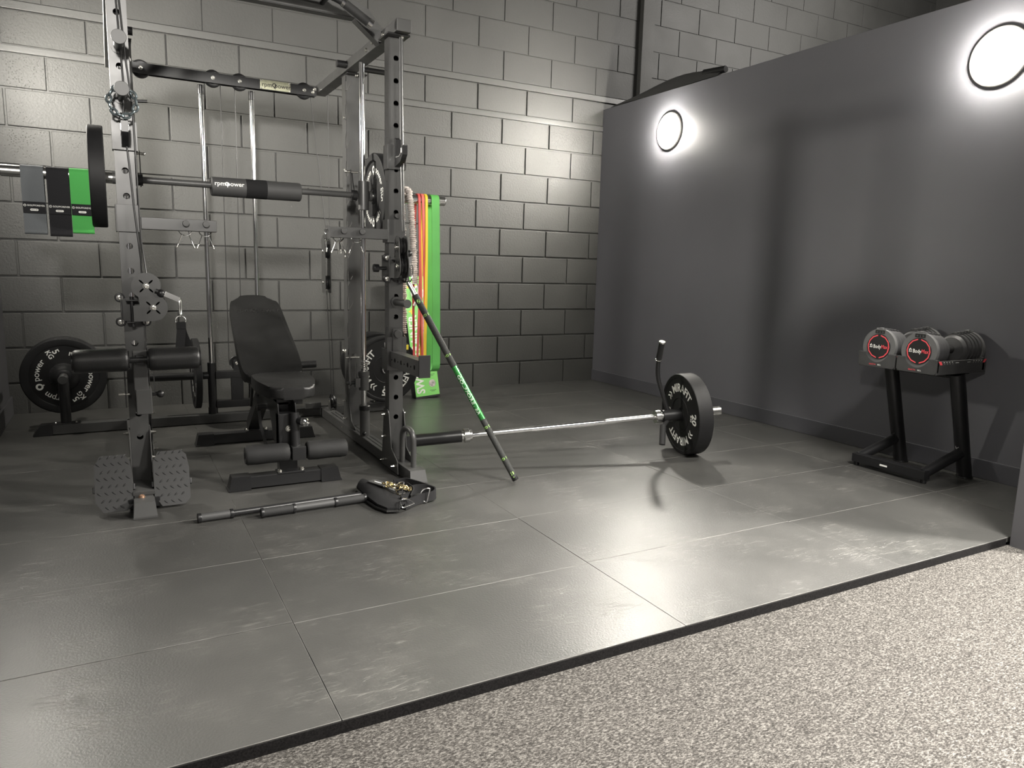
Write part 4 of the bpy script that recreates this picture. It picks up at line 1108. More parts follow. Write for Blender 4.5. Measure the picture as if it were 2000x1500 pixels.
# ================================================================== SPRING COLLARS HANGING FROM THE ARMS
def spring_collar(loc, yaw, label, spread=1.0, first=[None]):
    if first[0] is None:
        t = thing('spring_collar', label, 'spring collar', (0,0,0), group='spring collars hanging from the arm pins')
        b = BM(); pts = []
        for i in range(61):
            a = 2*PI*i/24 - PI/2 - 0.5; pts.append(Vector((0.026*math.cos(a), 0.006*i/24 - 0.008, 0.026*math.sin(a) - 0.020)))
        a0, a1 = pts[0], pts[-1]
        sweep(b, pts, 0.0017, 8)
        for s, p in ((-1, a0), (1, a1)):
            sweep(b, rounded([p, (s*0.016, p.y, -0.047), (s*0.034, p.y, -0.094)], 0.008, 4), 0.0017, 8)
        part('coil', b, 'chrome', t, world=False)
        for s, p in ((-1, a0), (1, a1)):
            b = BM(); d = Vector((s*0.018, 0, -0.047)).normalized(); e = Vector((s*0.034, p.y, -0.094))
            tube(b, e-d*0.014, e+d*0.004, 0.0030, n=10, bev=0.001); part('handle_tip', b, 'bolt', t, world=False)
        first[0] = t; r = t
    else:
        r = first[0].copy(); COL.objects.link(r)
        for c in first[0].children:
            k = c.copy(); COL.objects.link(k); k.parent = r
        r['label'] = label
    r.matrix_world = Matrix.Translation(Vector(loc)) @ Euler((0,0,yaw)).to_matrix().to_4x4()
spring_collar((-3.578, -2.085, 1.148), 0.0, 'chrome spring collar hanging from the left arm, nearer the left upright')
spring_collar((-3.500, -2.085, 1.148), 0.1, 'chrome spring collar hanging at the tip of the left arm')
spring_collar((-2.925, -2.085, 1.148), 0.05, 'chrome spring collar hanging from the right arm at its inner pin')
spring_collar((-2.925, -2.100, 1.146), 1.25, 'chrome spring collar turned edge-on behind the inner pin of the right arm')
spring_collar((-2.840, -2.085, 1.148), -0.1, 'chrome spring collar hanging from the right arm nearest the right upright')
spring_collar((-2.998, -2.150, 1.150), 1.1, 'chrome spring collar hung over the end of the right arm')

# ================================================================== CHAIN LOOP ON THE LEFT PEG
t = thing('chain_loop', 'dark steel chain looped over the lower peg of the left upright', 'chain', (LX, FY-0.09, 1.60))
N = 13
for i in range(N):
    a = 2*PI*i/N; rx_, rz_ = 0.046, 0.052
    c = Vector((LX+0.002+rx_*math.sin(a), FY-0.085, 1.588 + rz_*math.cos(a))); tg = Vector((rx_*math.cos(a), 0, -rz_*math.sin(a))).normalized()
    sd = Vector((0,1,0)) if i % 2 else Vector((-tg.z, 0, tg.x))
    pts = [c + tg*(0.0135*math.cos(q)) + sd*(0.0085*math.sin(q)) for q in [2*PI*k/14 for k in range(14)]]
    b = BM(); sweep(b, pts, 0.0046, 8, closed=True); part('link', b, 'teal_steel', t)
b = BM(); tube(b, (LX+0.045, FY-0.06, 1.600), (LX+0.088, FY-0.06, 1.604), 0.006, n=12); part('hook_end', b, 'plastic', t)

# ================================================================== HANDLE HANGING ON THE LEFT CABLE
hx = Vector((-3.690, -2.235, 0.865))
t = thing('cable_end', 'black cable stop ball with bright swivel bracket on the left pulley', 'cable end', hx)
b = BM(); sphere(b, hx, 0.0165); tube(b, hx + Vector((-0.02, 0, 0.010)), hx, 0.010, n=14); part('stop_ball', b, 'plastic', t)
b = BM(); p0, p1 = hx + Vector((0.014, 0, -0.002)), hx + Vector((0.066, 0, -0.026)); d = (p1-p0).normalized(); u2 = Vector((0,1,0)); w2 = d.cross(u2)
for s in (-1, 1): obox(b, (p0+p1)/2 + u2*0.009*s, (d, u2, w2), ((p1-p0).length/2, 0.0015, 0.0105), 0.001)
obox(b, p0, (d, u2, w2), (0.002, 0.010, 0.0105), 0.001); tube(b, p1-u2*0.013, p1+u2*0.013, 0.0035, n=10)
part('swivel_bracket', b, 'brushed', t)
b = BM(); c = hx + Vector((0.068, 0, -0.055)); pts = [c + Vector((0.004*math.cos(q), 0.009*math.cos(q), 0.034*math.sin(q))) for q in [2*PI*k/24 for k in range(24)]]; sweep(b, pts, 0.0030, 8, closed=True)
part('snap_hook', b, 'brushed', t)
t = thing('strap_handle', 'black webbing cable handle hanging from the snap hook beside the left roller', 'cable handle', hx + Vector((0.068, 0, -0.24)))
c = hx + Vector((0.067, 0, -0.110)); b = BM(); pts = [c + Vector((0.0195*math.cos(q), 0, 0.0185*math.sin(q))) for q in [math.radians(-35 + 250*k/16) for k in range(17)]]
sweep(b, pts + [pts[0]], 0.0026, 8); part('d_ring', b, 'brushed', t)
b = BM(); top = c + Vector((0.001, 0, -0.012))
ribbon(b, rounded([top+Vector((0,-0.003,0.006)), top+Vector((0,-0.006,-0.030)), top+Vector((-0.012,-0.050,-0.105)), top+Vector((-0.012,-0.060,-0.150))], 0.02, 5), (1,0,0.12), 0.034, 0.003)
ribbon(b, rounded([top+Vector((0,0.003,0.006)), top+Vector((0.002,0.004,-0.030)), top+Vector((0.028,0.046,-0.105)), top+Vector((0.040,0.060,-0.150))], 0.02, 5), (1,0,0.25), 0.034, 0.003)
ribbon(b, [top+Vector((0,-0.008,0.006)), top+Vector((0,-0.008,-0.022))], (1,0,0), 0.036, 0.004)
st = part('webbing', b, 'webbing', t)
b = BM(); tube(b, top+Vector((-0.02,-0.075,-0.152)), top+Vector((0.048,0.075,-0.152)), 0.016, n=18, bev=0.003); part('grip', b, 'foam', t)

# ================================================================== RIGHT CABLE END AND TRAINING STICK
c0 = Vector((-2.648, -2.27, 1.055))
t = thing('cable_end', 'black cable stop ball with bright carabiner on the right pulley', 'cable end', c0)
b = BM(); sphere(b, c0, 0.0165); part('stop_ball', b, 'plastic', t)
b = BM(); obox(b, c0+Vector((0.003, 0, -0.028)), AX, (0.011, 0.008, 0.020), 0.003); tube(b, c0+Vector((0.003,0,-0.04)), c0+Vector((0.006,0,-0.065)), 0.007); part('swivel_bracket', b, 'brushed', t)
b = BM(); cc = c0+Vector((0.010, 0, -0.090)); pts = [cc + Vector((0.012*math.cos(q) + 0.004*math.sin(q), 0.004*math.cos(q), 0.038*math.sin(q))) for q in [2*PI*k/24 for k in range(24)]]; sweep(b, pts, 0.0034, 8, closed=True)
part('carabiner', b, 'chrome', t)
S0, S1 = Vector((-2.628, -2.262, 0.892)), Vector((-2.236, -2.608, 0.014))
SD = (S1-S0).normalized(); SL = (S1-S0).length
t = thing('training_stick', 'long dark training stick with green metal middle leaning from the right pulley to the floor', 'training stick', S1)
u = Vector((1,0,0)) ; su = (Vector((0.87,0.5,0)) - SD*SD.dot(Vector((0.87,0.5,0)))).normalized(); sv = SD.cross(su)
def stick_seg(a, c, r, n=20, bev=0.002):
    bb = BM(); tube(bb, S0+SD*SL*a, S0+SD*SL*c, r, n=n, bev=bev); return bb
part('upper_grip', stick_seg(0.03, 0.405, 0.0155), 'grip', t)
part('green_tube', stick_seg(0.40, 0.685, 0.0140, 24, 0.0005), 'stick_green', t)
part('lower_grip', stick_seg(0.68, 0.985, 0.0150), 'grip', t)
part('foot_cap', stick_seg(0.98, 1.0, 0.0155), 'plastic', t)
part('top_ferrule', stick_seg(-0.035, 0.035, 0.011, 18, 0.002), 'brushed', t)
def onstick(a, r, side=0.0):
    """text running down the stick on the side that faces the camera"""
    cam = Vector((-3.86, -5.51, 1.0)); o = S0+SD*SL*a; out = (cam-o); out = (out - SD*out.dot(SD)).normalized(); cr = SD.cross(out)
    def fn(x, y):
        th = y/r + side
        return o + SD*x + (out*math.cos(th) - cr*math.sin(th))*r
    return fn
b = BM(); add_text(b, 'GOLFFOREVER', 0.0205, onstick(0.55, 0.01425, -0.30), 0.012, 1.55); part('lettering', b, 'white_print', t)
b = BM()
for a, wd in ((0.135, '5 G5'), (0.345, '4 G4'), (0.72, '2 G2'), (0.885, '1 G1')):
    f = onstick(a, 0.0160 if a < 0.5 else 0.0155); add_text(b, wd, 0.017, lambda x, y, f=f: f(y, -x), 0.01)
f = onstick(0.972, 0.0156)
for (x0, x1, y0, y1) in ((-0.016, -0.011, -0.006, 0.006), (-0.016, -0.004, 0.003, 0.008), (-0.006, -0.001, -0.006, 0.006), (0.008, 0.012, -0.003, 0.001)): add_rect(b, f, x0, x1, y0, y1)
part('marks', b, 'lime_print', t)
b = BM(); f = onstick(0.065, 0.0158); bb = [f(0.010*math.cos(2*PI*i/16), 0.008*math.sin(2*PI*i/16)) for i in range(16)]; b.faces.new([b.verts.new(p) for p in bb]); part('button', b, 'lime_print', t)

# ================================================================== CARTON BEHIND THE BANDS
def carton():
    w, d, h = 0.205, 0.075, 0.93
    up = (Vector((-0.075, 0.155, 1.0))).normalized(); side = Vector((1, 0.06, 0)); side = (side - up*side.dot(up)).normalized(); n = side.cross(up)  # n faces the camera
    o = Vector((-1.780, -0.385, 0.004))
    t = thing('carton', 'tall lime green and black carton leaning on the block wall behind the rubber bands', 'box', o)
    cen = o + up*h/2 - n*d/2
    b = BM(); obox(b, cen, (side, n, up), (w/2, d/2, h/2), 0.002); part('body', b, 'box_black', t)
    b = BM(); obox(b, o + up*(h/2+0.006) + n*0.0005, (side, n, up), (w/2-0.003, 0.0006, h/2-0.010)); fp = part('front_panel', b, 'box_green', t)
    f = flat(o + n*0.0018 + up*0.0, side, up); b = BM()
    add_text(b, 'SWING TRAINER', 0.092, lambda x, y: f(-0.050 - y, 0.335 + x), 0.025, 0.86)
    wl = part('lettering', b, 'white_print', fp)
    b = BM(); add_text(b, '+', 0.085, lambda x, y: f(-0.050-y, 0.665+x), 0.02); add_rect(b, f, -0.09, 0.05, 0.84, 0.86); part('yellow_print', b, 'yellow_band', fp)
    b = BM()
    for z in (0.106, 0.227): b.faces.new([b.verts.new(f(0.047+0.029*math.cos(2*PI*i/28), z+0.029*math.sin(2*PI*i/28))) for i in range(28)])
    b.faces.new([b.verts.new(f(x, z)) for x, z in ((0.00, 0.50), (0.075, 0.50), (0.085, 0.62), (0.03, 0.70), (-0.005, 0.60))])
    part('photo', b, 'photo_grey', fp)
    b = BM()
    for z in (0.170, 0.050):
        for k, (w_, dz) in enumerate(((0.028, 0.004), (0.016, -0.005))): add_rect(b, f, 0.047-w_, 0.047+w_, z+dz-0.0013, z+dz+0.0013)
    part('caption', b, 'dark_print', fp)
    b = BM(); ring(b, o + n*0.004 + up*0.80 + side*0.01, n, 0.045, 0.010, 24, 8); part('white_tube', b, 'white_print', fp)
carton()
# ================================================================== BENCH
bx = -3.195
bench = thing('adjustable_bench', 'black adjustable weight bench with reclined back pad inside the rack', 'weight bench', (bx, -1.75, 0))
def foot(x0, x1, y, w=0.036):
    b = BM(); box(b, x0+0.06, x1-0.06, y-w+0.004, y+w-0.004, 0.006, 0.060, 0.004); f = part('foot_beam', b, 'steel_dark', bench)
    b = BM()
    for xa, xb, xo in ((x0, x0+0.095, -1), (x1-0.095, x1, 1)):
        t0, t1 = (xa+0.016, xb) if xo < 0 else (xa, xb-0.016)
        rings(b, [[Vector(p) for p in ((xa, y-w-0.006, 0.0005), (xb, y-w-0.006, 0.0005), (xb, y+w+0.006, 0.0005), (xa, y+w+0.006, 0.0005))],
                  [Vector(p) for p in ((xa, y-w-0.006, 0.006), (xb, y-w-0.006, 0.006), (xb, y+w+0.006, 0.006), (xa, y+w+0.006, 0.006))],
                  [Vector(p) for p in ((xa+(0.004 if xo < 0 else 0), y-w-0.002, 0.009), (xb-(0.004 if xo > 0 else 0), y-w-0.002, 0.009), (xb-(0.004 if xo > 0 else 0), y+w+0.002, 0.009), (xa+(0.004 if xo < 0 else 0), y+w+0.002, 0.009))],
                  [Vector(p) for p in ((t0, y-w+0.002, 0.063), (t1, y-w+0.002, 0.063), (t1, y+w-0.002, 0.063), (t0, y+w-0.002, 0.063))]])
    part('foot_cap', b, 'plastic', f)
    b = BM(); box(b, bx-0.055, bx+0.065, y-w-0.001, y+w-0.002, 0.058, 0.066, 0.002)
    part('foot_plate', b, 'steel_dark', f)
    b = BM()
    for dx in (-0.045, 0.052): bolt(b, (bx+dx, y-0.022, 0.066), (0,0,1), 0.010, 0.012)
    part('bolt', b, 'bolt', f)
foot(-3.462, -2.962, -2.195)
foot(-3.510, -2.868, -1.290)
b = BM()
box(b, bx-0.045, bx+0.035, -2.215, -2.155, 0.064, 0.330, 0.003)
out = [(-2.16, 0.10), (-2.00, 0.31), (-1.93, 0.34), (-1.93, 0.38), (-2.20, 0.375), (-2.215, 0.33), (-2.215, 0.20)]
for dx in (-0.045, 0.031): prism(b, out, (bx+dx, 0, 0), (0,1,0), (0,0,1), 0.004)
part('front_post', b, 'steel_dark', bench)
b = BM(); pts = [(bx-0.012, -1.285, 0.085), (bx-0.012, -1.66, 0.335), (bx-0.012, -2.12, 0.335)]
section_sweep(b, rounded(pts, 0.05, 5), [(-0.03, -0.03), (0.03, -0.03), (0.03, 0.03), (-0.03, 0.03)], up=(0,0,1))
box(b, bx-0.04, bx+0.016, -1.32, -1.26, 0.064, 0.11, 0.002)
part('spine', b, 'steel_dark', bench)
def pad(outline, o, u, v, th, bev, name, m='vinyl'):
    b = BM(); prism(b, outline, o, u, v, th, bev); return part(name, b, m, bench, ang=50)
def rr(pts, r, seg=6): return [(p.x, p.y) for p in rounded([Vector((x, y, 0)) for x, y in pts], r, seg, closed=True)]
# seat: top surface faces up, front edge towards the camera
so = rr([(-0.135, 0.36), (-0.135, 0.19), (-0.092, 0.0), (0.092, 0.0), (0.135, 0.17), (0.135, 0.36)], 0.05)
seat = pad(so, (bx+0.030, -2.195, 0.388), (1,0,0), (0, math.cos(0.06), math.sin(0.06)), 0.056, 0.014, 'seat_pad')
b = BM(); box(b, bx-0.035, bx+0.085, -2.12, -1.86, 0.352, 0.392, 0.003); part('seat_bracket', b, 'steel_dark', bench)
# back pad
ang = math.atan2(0.34, 0.56); vb = Vector((0, math.cos(ang), math.sin(ang)))
bo = rr([(-0.140, 0.0), (-0.150, 0.16), (-0.128, 0.725), (0.128, 0.725), (0.150, 0.16), (0.140, 0.0)], 0.125, 10)
back = pad(bo, (bx+0.018, -1.805, 0.392), (1,0,0), vb, 0.055, 0.014, 'back_pad')
nb = Vector((1,0,0)).cross(vb)
b = BM(); f = flat(Vector((bx+0.018, -1.805, 0.392)) + nb*0.0556, (1,0,0), vb)
add_text(b, 'rpm', 0.050, lambda x, y: f(x-0.068, y+0.575), 0.012); add_text(b, 'power', 0.050, lambda x, y: f(x+0.058, y+0.575), 0.012); add_ring_flat(b, lambda x, y: f(x-0.012, y+0.577), 0.010, 0.018)
part('embossed_lettering', b, 'emboss', back)
b = BM(); p0 = Vector((bx-0.012, -1.80, 0.375)); p1 = p0 + vb*0.45
obox(b, (p0+p1)/2 - nb*0.012, (Vector((1,0,0)), vb, nb), (0.025, 0.225, 0.020), 0.003)
bf = part('back_frame', b, 'steel_dark', bench)
b = BM(); ribbon(b, [(bx-0.075, -1.86, 0.36), (bx-0.070, -1.90, 0.22), (bx-0.045, -1.95, 0.08)], (1,0,0), 0.014, 0.006); tube(b, (bx-0.085, -1.90, 0.31), (bx-0.03, -1.90, 0.31), 0.014)
section_sweep(b, rounded([(bx-0.045, -1.46, 0.24), (bx-0.05, -1.62, 0.46), (bx-0.05, -1.70, 0.44)], 0.03, 4), [(-0.006, -0.015), (0.006, -0.015), (0.006, 0.015), (-0.006, 0.015)], up=(0,0,1))
part('adjuster', b, 'steel_dark', bench)
b = BM(); tube(b, (bx+0.022, -2.225, 0.335), (bx+0.022, -2.245, 0.125), 0.021, n=20); box(b, bx-0.002, bx+0.060, -2.285, -2.215, 0.128, 0.190, 0.004); tube(b, (bx-0.20, -2.25, 0.162), (bx+0.24, -2.25, 0.158), 0.011)
lh = part('leg_holder', b, 'steel_dark', bench)
b = BM(); lathe(b, [(0.020, 0), (0.022, 0.002), (0.022, 0.008), (0.020, 0.008)], (bx+0.030, -2.222, 0.302), (0.5, -0.85, -0.08), 24, hole=True); part('knob_ring', b, 'brushed', lh)
b = BM(); tube(b, (bx+0.026, -2.222, 0.302), (bx+0.052, -2.262, 0.298), 0.017, n=20); part('knob_stem', b, 'plastic', lh)
b = BM(); lathe(b, [(0.001, 0), (0.018, 0.0), (0.0205, 0.006), (0.019, 0.020), (0.012, 0.027), (0.006, 0.024), (0.001, 0.024)], (bx+0.052, -2.262, 0.298), (0.5, -0.85, -0.08), 24); part('knob', b, 'chrome', lh)
b = BM(); bolt(b, (bx-0.002, -2.216, 0.262), (0,-1,0), 0.012, 0.010); part('bolt', b, 'bolt', lh)
for x0, x1, sg in ((bx-0.197, bx-0.010, 0.0), (bx+0.068, bx+0.250, -0.03)):
    L = x1-x0; b = BM()
    lathe(b, [(0.012, 0), (0.036, 0.0), (0.0425, 0.008), (0.044, 0.05), (0.0415, L*0.55), (0.043, L-0.03), (0.040, L-0.006), (0.034, L), (0.012, L)], (x0, -2.25, 0.162 - (x0-bx)*0.012), (1, 0, -0.012), 28, hole=True)
    part('foam_roller', b, 'foam', lh)

# ================================================================== LANDMINE BARBELL
lm = thing('landmine_barbell', 'chrome barbell running from the landmine tube to the plate on the floor by the partition', 'barbell', lmp(0.9))
T = (LB-LA).length
def lseg(a, c, r, n=28, bev=0.0):
    bb = BM(); tube(bb, lmp(a), lmp(c), r, n=n, bev=bev); return bb
part('inner_sleeve', lseg(0.01, 0.175, 0.0250, 32), 'brushed', lm)
b = lseg(0.170, 0.187, 0.0365, 36, 0.003); tube(b, lmp(0.186), lmp(0.194), 0.0285, n=32, bev=0.002); part('collar', b, 'brushed', lm)
part('shaft', lseg(0.19, 0.785, 0.0142, 24), 'chrome', lm)
part('knurling', lseg(0.215, 0.375, 0.0150, 24), 'brushed', lm); part('knurling', lseg(0.61, 0.765, 0.0150, 24), 'brushed', lm)
b = lseg(0.775, 0.793, 0.0365, 36, 0.003); part('collar', b, 'brushed', lm)
b = BM(); L2 = (lmp(1.0)-lmp(0.785)).length
lathe(b, [(0.014, 0), (0.0250, 0.0), (0.0250, L2-0.003), (0.0225, L2), (0.016, L2), (0.015, L2-0.005), (0.001, L2-0.005)], lmp(0.785), LD, 32); part('outer_sleeve', b, 'brushed', lm)
hz = thing('landmine_attachment', 'black grip handle attachment standing up from the barbell next to the twenty kilo plate', 'bar handle', lmp(0.82))
b = BM(); L3 = (lmp(0.862)-lmp(0.80)).length
lathe(b, [(0.0256, 0), (0.034, 0.0), (0.034, L3), (0.0256, L3)], lmp(0.80), LD, 32, hole=True); sl = part('socket', b, 'steel_dark', hz)
hc = lmp(0.822)
dirh = Vector((-0.02, 0.02, 1)).normalized()
b = BM(); pts = rounded([hc + Vector((0.0, 0.005, 0.02)), Vector((-1.262, -2.425, 0.43)), Vector((-1.276, -2.440, 0.52)), Vector((-1.290, -2.480, 0.625))], 0.05, 6)
sweep(b, pts, 0.0120, 14); part('stem', b, 'steel_dark', hz)
g0, g1 = Vector((-1.2795, -2.452, 0.552)), Vector((-1.2905, -2.482, 0.630))
b = BM(); tube(b, Vector((-1.277, -2.4445, 0.530)), g1, 0.0165, n=20, bev=0.002); part('grip', b, 'foam', hz)
b = BM(); dd = (g1-Vector((-1.277, -2.4445, 0.530))).normalized(); tube(b, g1-dd*0.004, g1+dd*0.004, 0.0172, n=22, bev=0.001); ring(b, Vector((-1.277, -2.4445, 0.530)), dd, 0.0165, 0.0025); part('grip_cap', b, 'brushed', hz)
b = BM(); q0 = lmp(0.792) + Vector((0, -0.01, -0.03)); tube(b, hc + Vector((0,0,-0.02)), Vector((-1.285, -2.515, 0.165)), 0.011, n=14); tube(b, Vector((-1.284, -2.520, 0.185)), Vector((-1.312, -2.555, 0.085)), 0.0165, n=20, bev=0.002); part('lower_grip', b, 'foam', hz)
plate(lmp(0.884) + Vector((0,0,0)), -LD, 0.2265, 0.088, 'mira', 'large twenty kilo rubber plate standing on the floor near the partition', 'plates on the landmine bar', 0.0, '20')

# ================================================================== DUMBBELL STAND, TRAYS, DUMBBELLS
DY = (-3.160, -3.372)
st = thing('dumbbell_stand', 'matt black steel dumbbell stand against the partition', 'dumbbell stand', (-0.22, -3.26, 0))
PY = (-3.095, -3.445)
b = BM()
box(b, -0.402, -0.352, -3.440, -3.035, 0.020, 0.066, 0.004)
part('front_bar', b, 'stand', st)
b = BM(); f = flat((-0.4026, -3.222, 0.040), (0,-1,0), (0,0,1)); add_rect(b, f, -0.021, 0.021, -0.0045, 0.0045); part('sticker', b, 'white_print', st)
b = BM()
for y in (-3.05, -3.425): tube(b, (-0.377, y, 0.0005), (-0.377, y, 0.022), 0.014, n=16, bev=0.002)
for y in PY: tube(b, (-0.064, y, 0.0005), (-0.064, y, 0.006), 0.040, n=24, bev=0.002)
part('foot_pad', b, 'plastic', st)
for y, yf in zip(PY, (-3.058, -3.415)):
    b = BM(); tube(b, (-0.064, y, 0.004), (-0.236, y-0.0, 0.545), 0.0345, n=28); p_ = part('post', b, 'stand', st)
    b = BM(); tube(b, (-0.376, yf, 0.044), (-0.104, y, 0.140), 0.026, n=22); part('side_arm', b, 'stand', st)
    b = BM(); bolt(b, (-0.142, y+0.005, 0.165), (-1, 0, 0.3), 0.012, 0.010); part('bolt', b, 'plastic', p_)
b = BM()
for y in DY: box(b, -0.33, -0.13, y-0.07, y+0.07, 0.538, 0.549, 0.002)
box(b, -0.26, -0.20, PY[1], PY[0], 0.520, 0.548, 0.002)
part('top_bracket', b, 'stand', st)
def tray(yc, label):
    t = thing('dumbbell_tray', label, 'dumbbell tray', (-0.25, yc, 0.55), group='dumbbell trays on the stand')
    zb, zt, w = 0.5495, 0.6225, 0.1015
    def endwall():
        out = [(-w, 0.012), (-w+0.010, 0), (w-0.010, 0), (w, 0.012), (w, zt-zb), (0.064, zt-zb)]
        for i in range(15):
            a = math.radians(-18 - 144*i/14); out.append((0.064*math.cos(a)/math.cos(math.radians(18)), 0.095 + 0.072*math.sin(a)))
        return out + [(-0.064, zt-zb), (-w, zt-zb)]
    b = BM()
    for x in (-0.462, -0.062): prism(b, endwall(), (x, yc, zb), (0,-1,0), (0,0,1), -0.022 if x < -0.2 else 0.022, 0.003)
    box(b, -0.455, -0.05, yc-w+0.004, yc+w-0.004, zb, zb+0.020, 0.003)
    for s in (-1, 1): box(b, -0.455, -0.05, yc+s*(w-0.004)-0.004, yc+s*(w-0.004)+0.004, zb, zt-0.006, 0.003)
    box(b, -0.29, -0.215, yc-w+0.01, yc+w-0.01, zb, zb+0.045, 0.003)
    body = part('body', b, 'tray', t)
    b = BM(); f = flat((-0.4624-0.0005, yc, zb+0.014), (0,-1,0), (0,0,1)); add_text(b, 'SELECTA', 0.0095, lambda x, y: f(x-0.018, y), 0.008); part('red_lettering', b, 'red_print', body)
    b = BM(); add_text(b, 'BELL', 0.0095, lambda x, y: f(x+0.020, y), 0.008); part('white_lettering', b, 'white_print', body)
    b = BM(); b2 = BM()
    fs = flat((-0.25, yc-w-0.0006, zt-0.016), (1,0,0), (0,0,1))
    for sg in (-1, 1):
        b.faces.new([b.verts.new(fs(sg*x, y)) for x, y in ((-0.200, 0.009), (-0.178, 0.009), (-0.166, -0.008), (-0.184, -0.008))])
        for k in range(4): add_rect(b2, fs, sg*(-0.155+0.022*k)-0.004, sg*(-0.155+0.022*k)+0.004, 0.002, 0.005); add_rect(b2, fs, sg*(-0.150+0.022*k)-0.002, sg*(-0.150+0.022*k)+0.002, -0.005, -0.003)
        add_rect(b2, fs, min(sg*-0.062, sg*-0.035), max(sg*-0.062, sg*-0.035), -0.002, 0.0)
    part('red_marker', b, 'red_print', body); part('scale', b2, 'white_print', body)
tray(DY[0], 'dark plastic tray under the left adjustable dumbbell on the stand')
tray(DY[1], 'dark plastic tray under the right adjustable dumbbell on the stand')
def dumbbell(yc, label):
    zc = 0.655
    t = thing('adjustable_dumbbell', label, 'dumbbell', (-0.25, yc, 0.57), group='adjustable dumbbells on the stand')
    R = 0.088
    def outl(r):
        o = []
        for i in range(41):
            a = math.radians(-62 + 304*i/40); o.append((r*math.cos(a), r*math.sin(a)))
        return o + [(-0.030, -0.0855*r/R), (0.030, -0.0855*r/R)]
    for k in range(5):
        for sg in (-1, 1):
            x = -0.25 + sg*(0.190 - 0.0245*k); b = BM(); th = 0.0200
            r = R*(1.0 if k else 1.02) - 0.0022*k
            prism(b, outl(r), (x - (th/2), yc, zc), (0,1,0), (0,0,1), th, 0.0045)
            box(b, x-th/2+0.002, x+th/2-0.002, yc-0.010, yc+0.010, zc+r-0.004, zc+r+0.006, 0.001)
            box(b, x-th/2+0.001, x+th/2-0.001, yc-0.024, yc-0.016, zc+r-0.006, zc+r+0.003, 0.001); box(b, x-th/2+0.001, x+th/2-0.001, yc+0.016, yc+0.024, zc+r-0.006, zc+r+0.003, 0.001)
            part('weight_disc', b, 'dumbbell_cap' if (k == 0) else 'dumbbell', t)
    b = BM(); tube(b, (-0.345, yc, zc), (-0.155, yc, zc), 0.0165, n=20); h = part('handle', b, 'brushed', t)
    b = BM(); tube(b, (-0.315, yc, zc), (-0.185, yc, zc), 0.0190, n=20); part('grip', b, 'foam', h)
    b = BM()
    for sg in (-1, 1): lathe(b, [(0.016, 0), (0.070, 0.0), (0.072, 0.004), (0.060, 0.018), (0.030, 0.022), (0.016, 0.022)], (-0.25+sg*0.079, yc, zc), (-sg, 0, 0), 36, hole=True)
    part('inner_guard', b, 'dumbbell', h)
    xf = -0.25 - 0.190 - 0.0108
    b = BM(); lathe(b, [(0.001, 0), (0.063, 0), (0.0640, 0.001), (0.0625, 0.003), (0.001, 0.003)], (xf, yc, zc), (-1,0,0), 48); cp = part('end_disc', b, 'box_black', t)
    f = flat((xf-0.0034, yc, zc), (0,-1,0), (0,0,1))
    b = BM()
    for a0 in (8, 188): add_ring_flat(b, f, 0.0545, 0.0600, math.radians(a0), math.radians(a0+164), 6)
    sz, sx_ = 0.026, 0.80; wb, wm_ = text_w('Body', sz, sx_, 0.012), text_w('Max', sz, sx_, 0.012); lg = 0.019; tot = lg + 0.003 + wb + 0.0015 + wm_
    xb = -tot/2 + lg + 0.003 + wb/2; xm = tot/2 - wm_/2
    add_text(b, 'Max', sz, lambda x, y: f(x+xm, y), 0.012, sx_); part('red_print', b, 'red_print', cp)
    b = BM(); add_text(b, 'Body', sz, lambda x, y: f(x+xb, y-0.001), 0.016, sx_)
    c = lambda x, y: f(x - tot/2 + lg/2, y)
    for (x0, x1, y0, y1) in ((-0.009, -0.003, -0.003, 0.003), (-0.003, 0.009, 0.003, 0.009), (-0.003, 0.003, -0.009, -0.003), (0.003, 0.009, -0.003, 0.0005)):
        r_ = 0.7071; b.faces.new([b.verts.new(c((x-y)*r_, (x+y)*r_)) for x, y in ((x0, y0), (x1, y0), (x1, y1), (x0, y1))])
    part('white_print', b, 'white_print', cp)
    b = BM(); f = flat((xf-0.0006, yc, zc), (0,-1,0), (0,0,1)); add_rect(b, f, -0.026, 0.026, 0.0665, 0.083); sq = part('selector_window', b, 'plastic', t)
    b = BM(); f = flat((xf-0.0012, yc, zc), (0,-1,0), (0,0,1)); add_rect(b, f, -0.003, 0.003, 0.062, 0.078); add_rect(b, f, -0.020, -0.010, 0.070, 0.078); add_rect(b, f, 0.010, 0.020, 0.070, 0.078); part('selector', b, 'dumbbell', sq)
dumbbell(DY[0], 'left adjustable dumbbell with a red ringed end disc, nearer the back wall')
dumbbell(DY[1], 'right adjustable dumbbell with a red ringed end disc, nearer the carpet')

# ================================================================== ON THE FLOOR IN FRONT OF THE RACK
A0, A1 = Vector((-3.616, -2.575, 0.0178)), Vector((-2.800, -2.536, 0.0178))
AD = (A1-A0).normalized(); AL = (A1-A0).length
t = thing('straight_bar', 'long thin straight black cable bar lying on the floor, tucked under the belt', 'cable bar', (A0+A1)/2)
b = BM(); tube(b, A0+AD*0.1, A1-AD*0.02, 0.0125, n=20); part('shaft', b, 'steel_dark', t)
b = BM(); tube(b, A0, A0+AD*0.118, 0.0165, n=22, bev=0.002); tube(b, A1-AD*0.118, A1, 0.0165, n=22, bev=0.002); part('grip', b, 'padfoam', t)
b = BM(); tube(b, A0+AD*0.115, A0+AD*0.128, 0.0185, n=22, bev=0.002); tube(b, A0-AD*0.004, A0+AD*0.010, 0.0188, n=22, bev=0.002); tube(b, A1-AD*0.012, A1+AD*0.004, 0.0188, n=22, bev=0.002); part('collar', b, 'plastic', t)
B0, B1 = Vector((-3.390, -2.618, 0.0198)), Vector((-2.962, -2.598, 0.0198))
BD = (B1-B0).normalized()
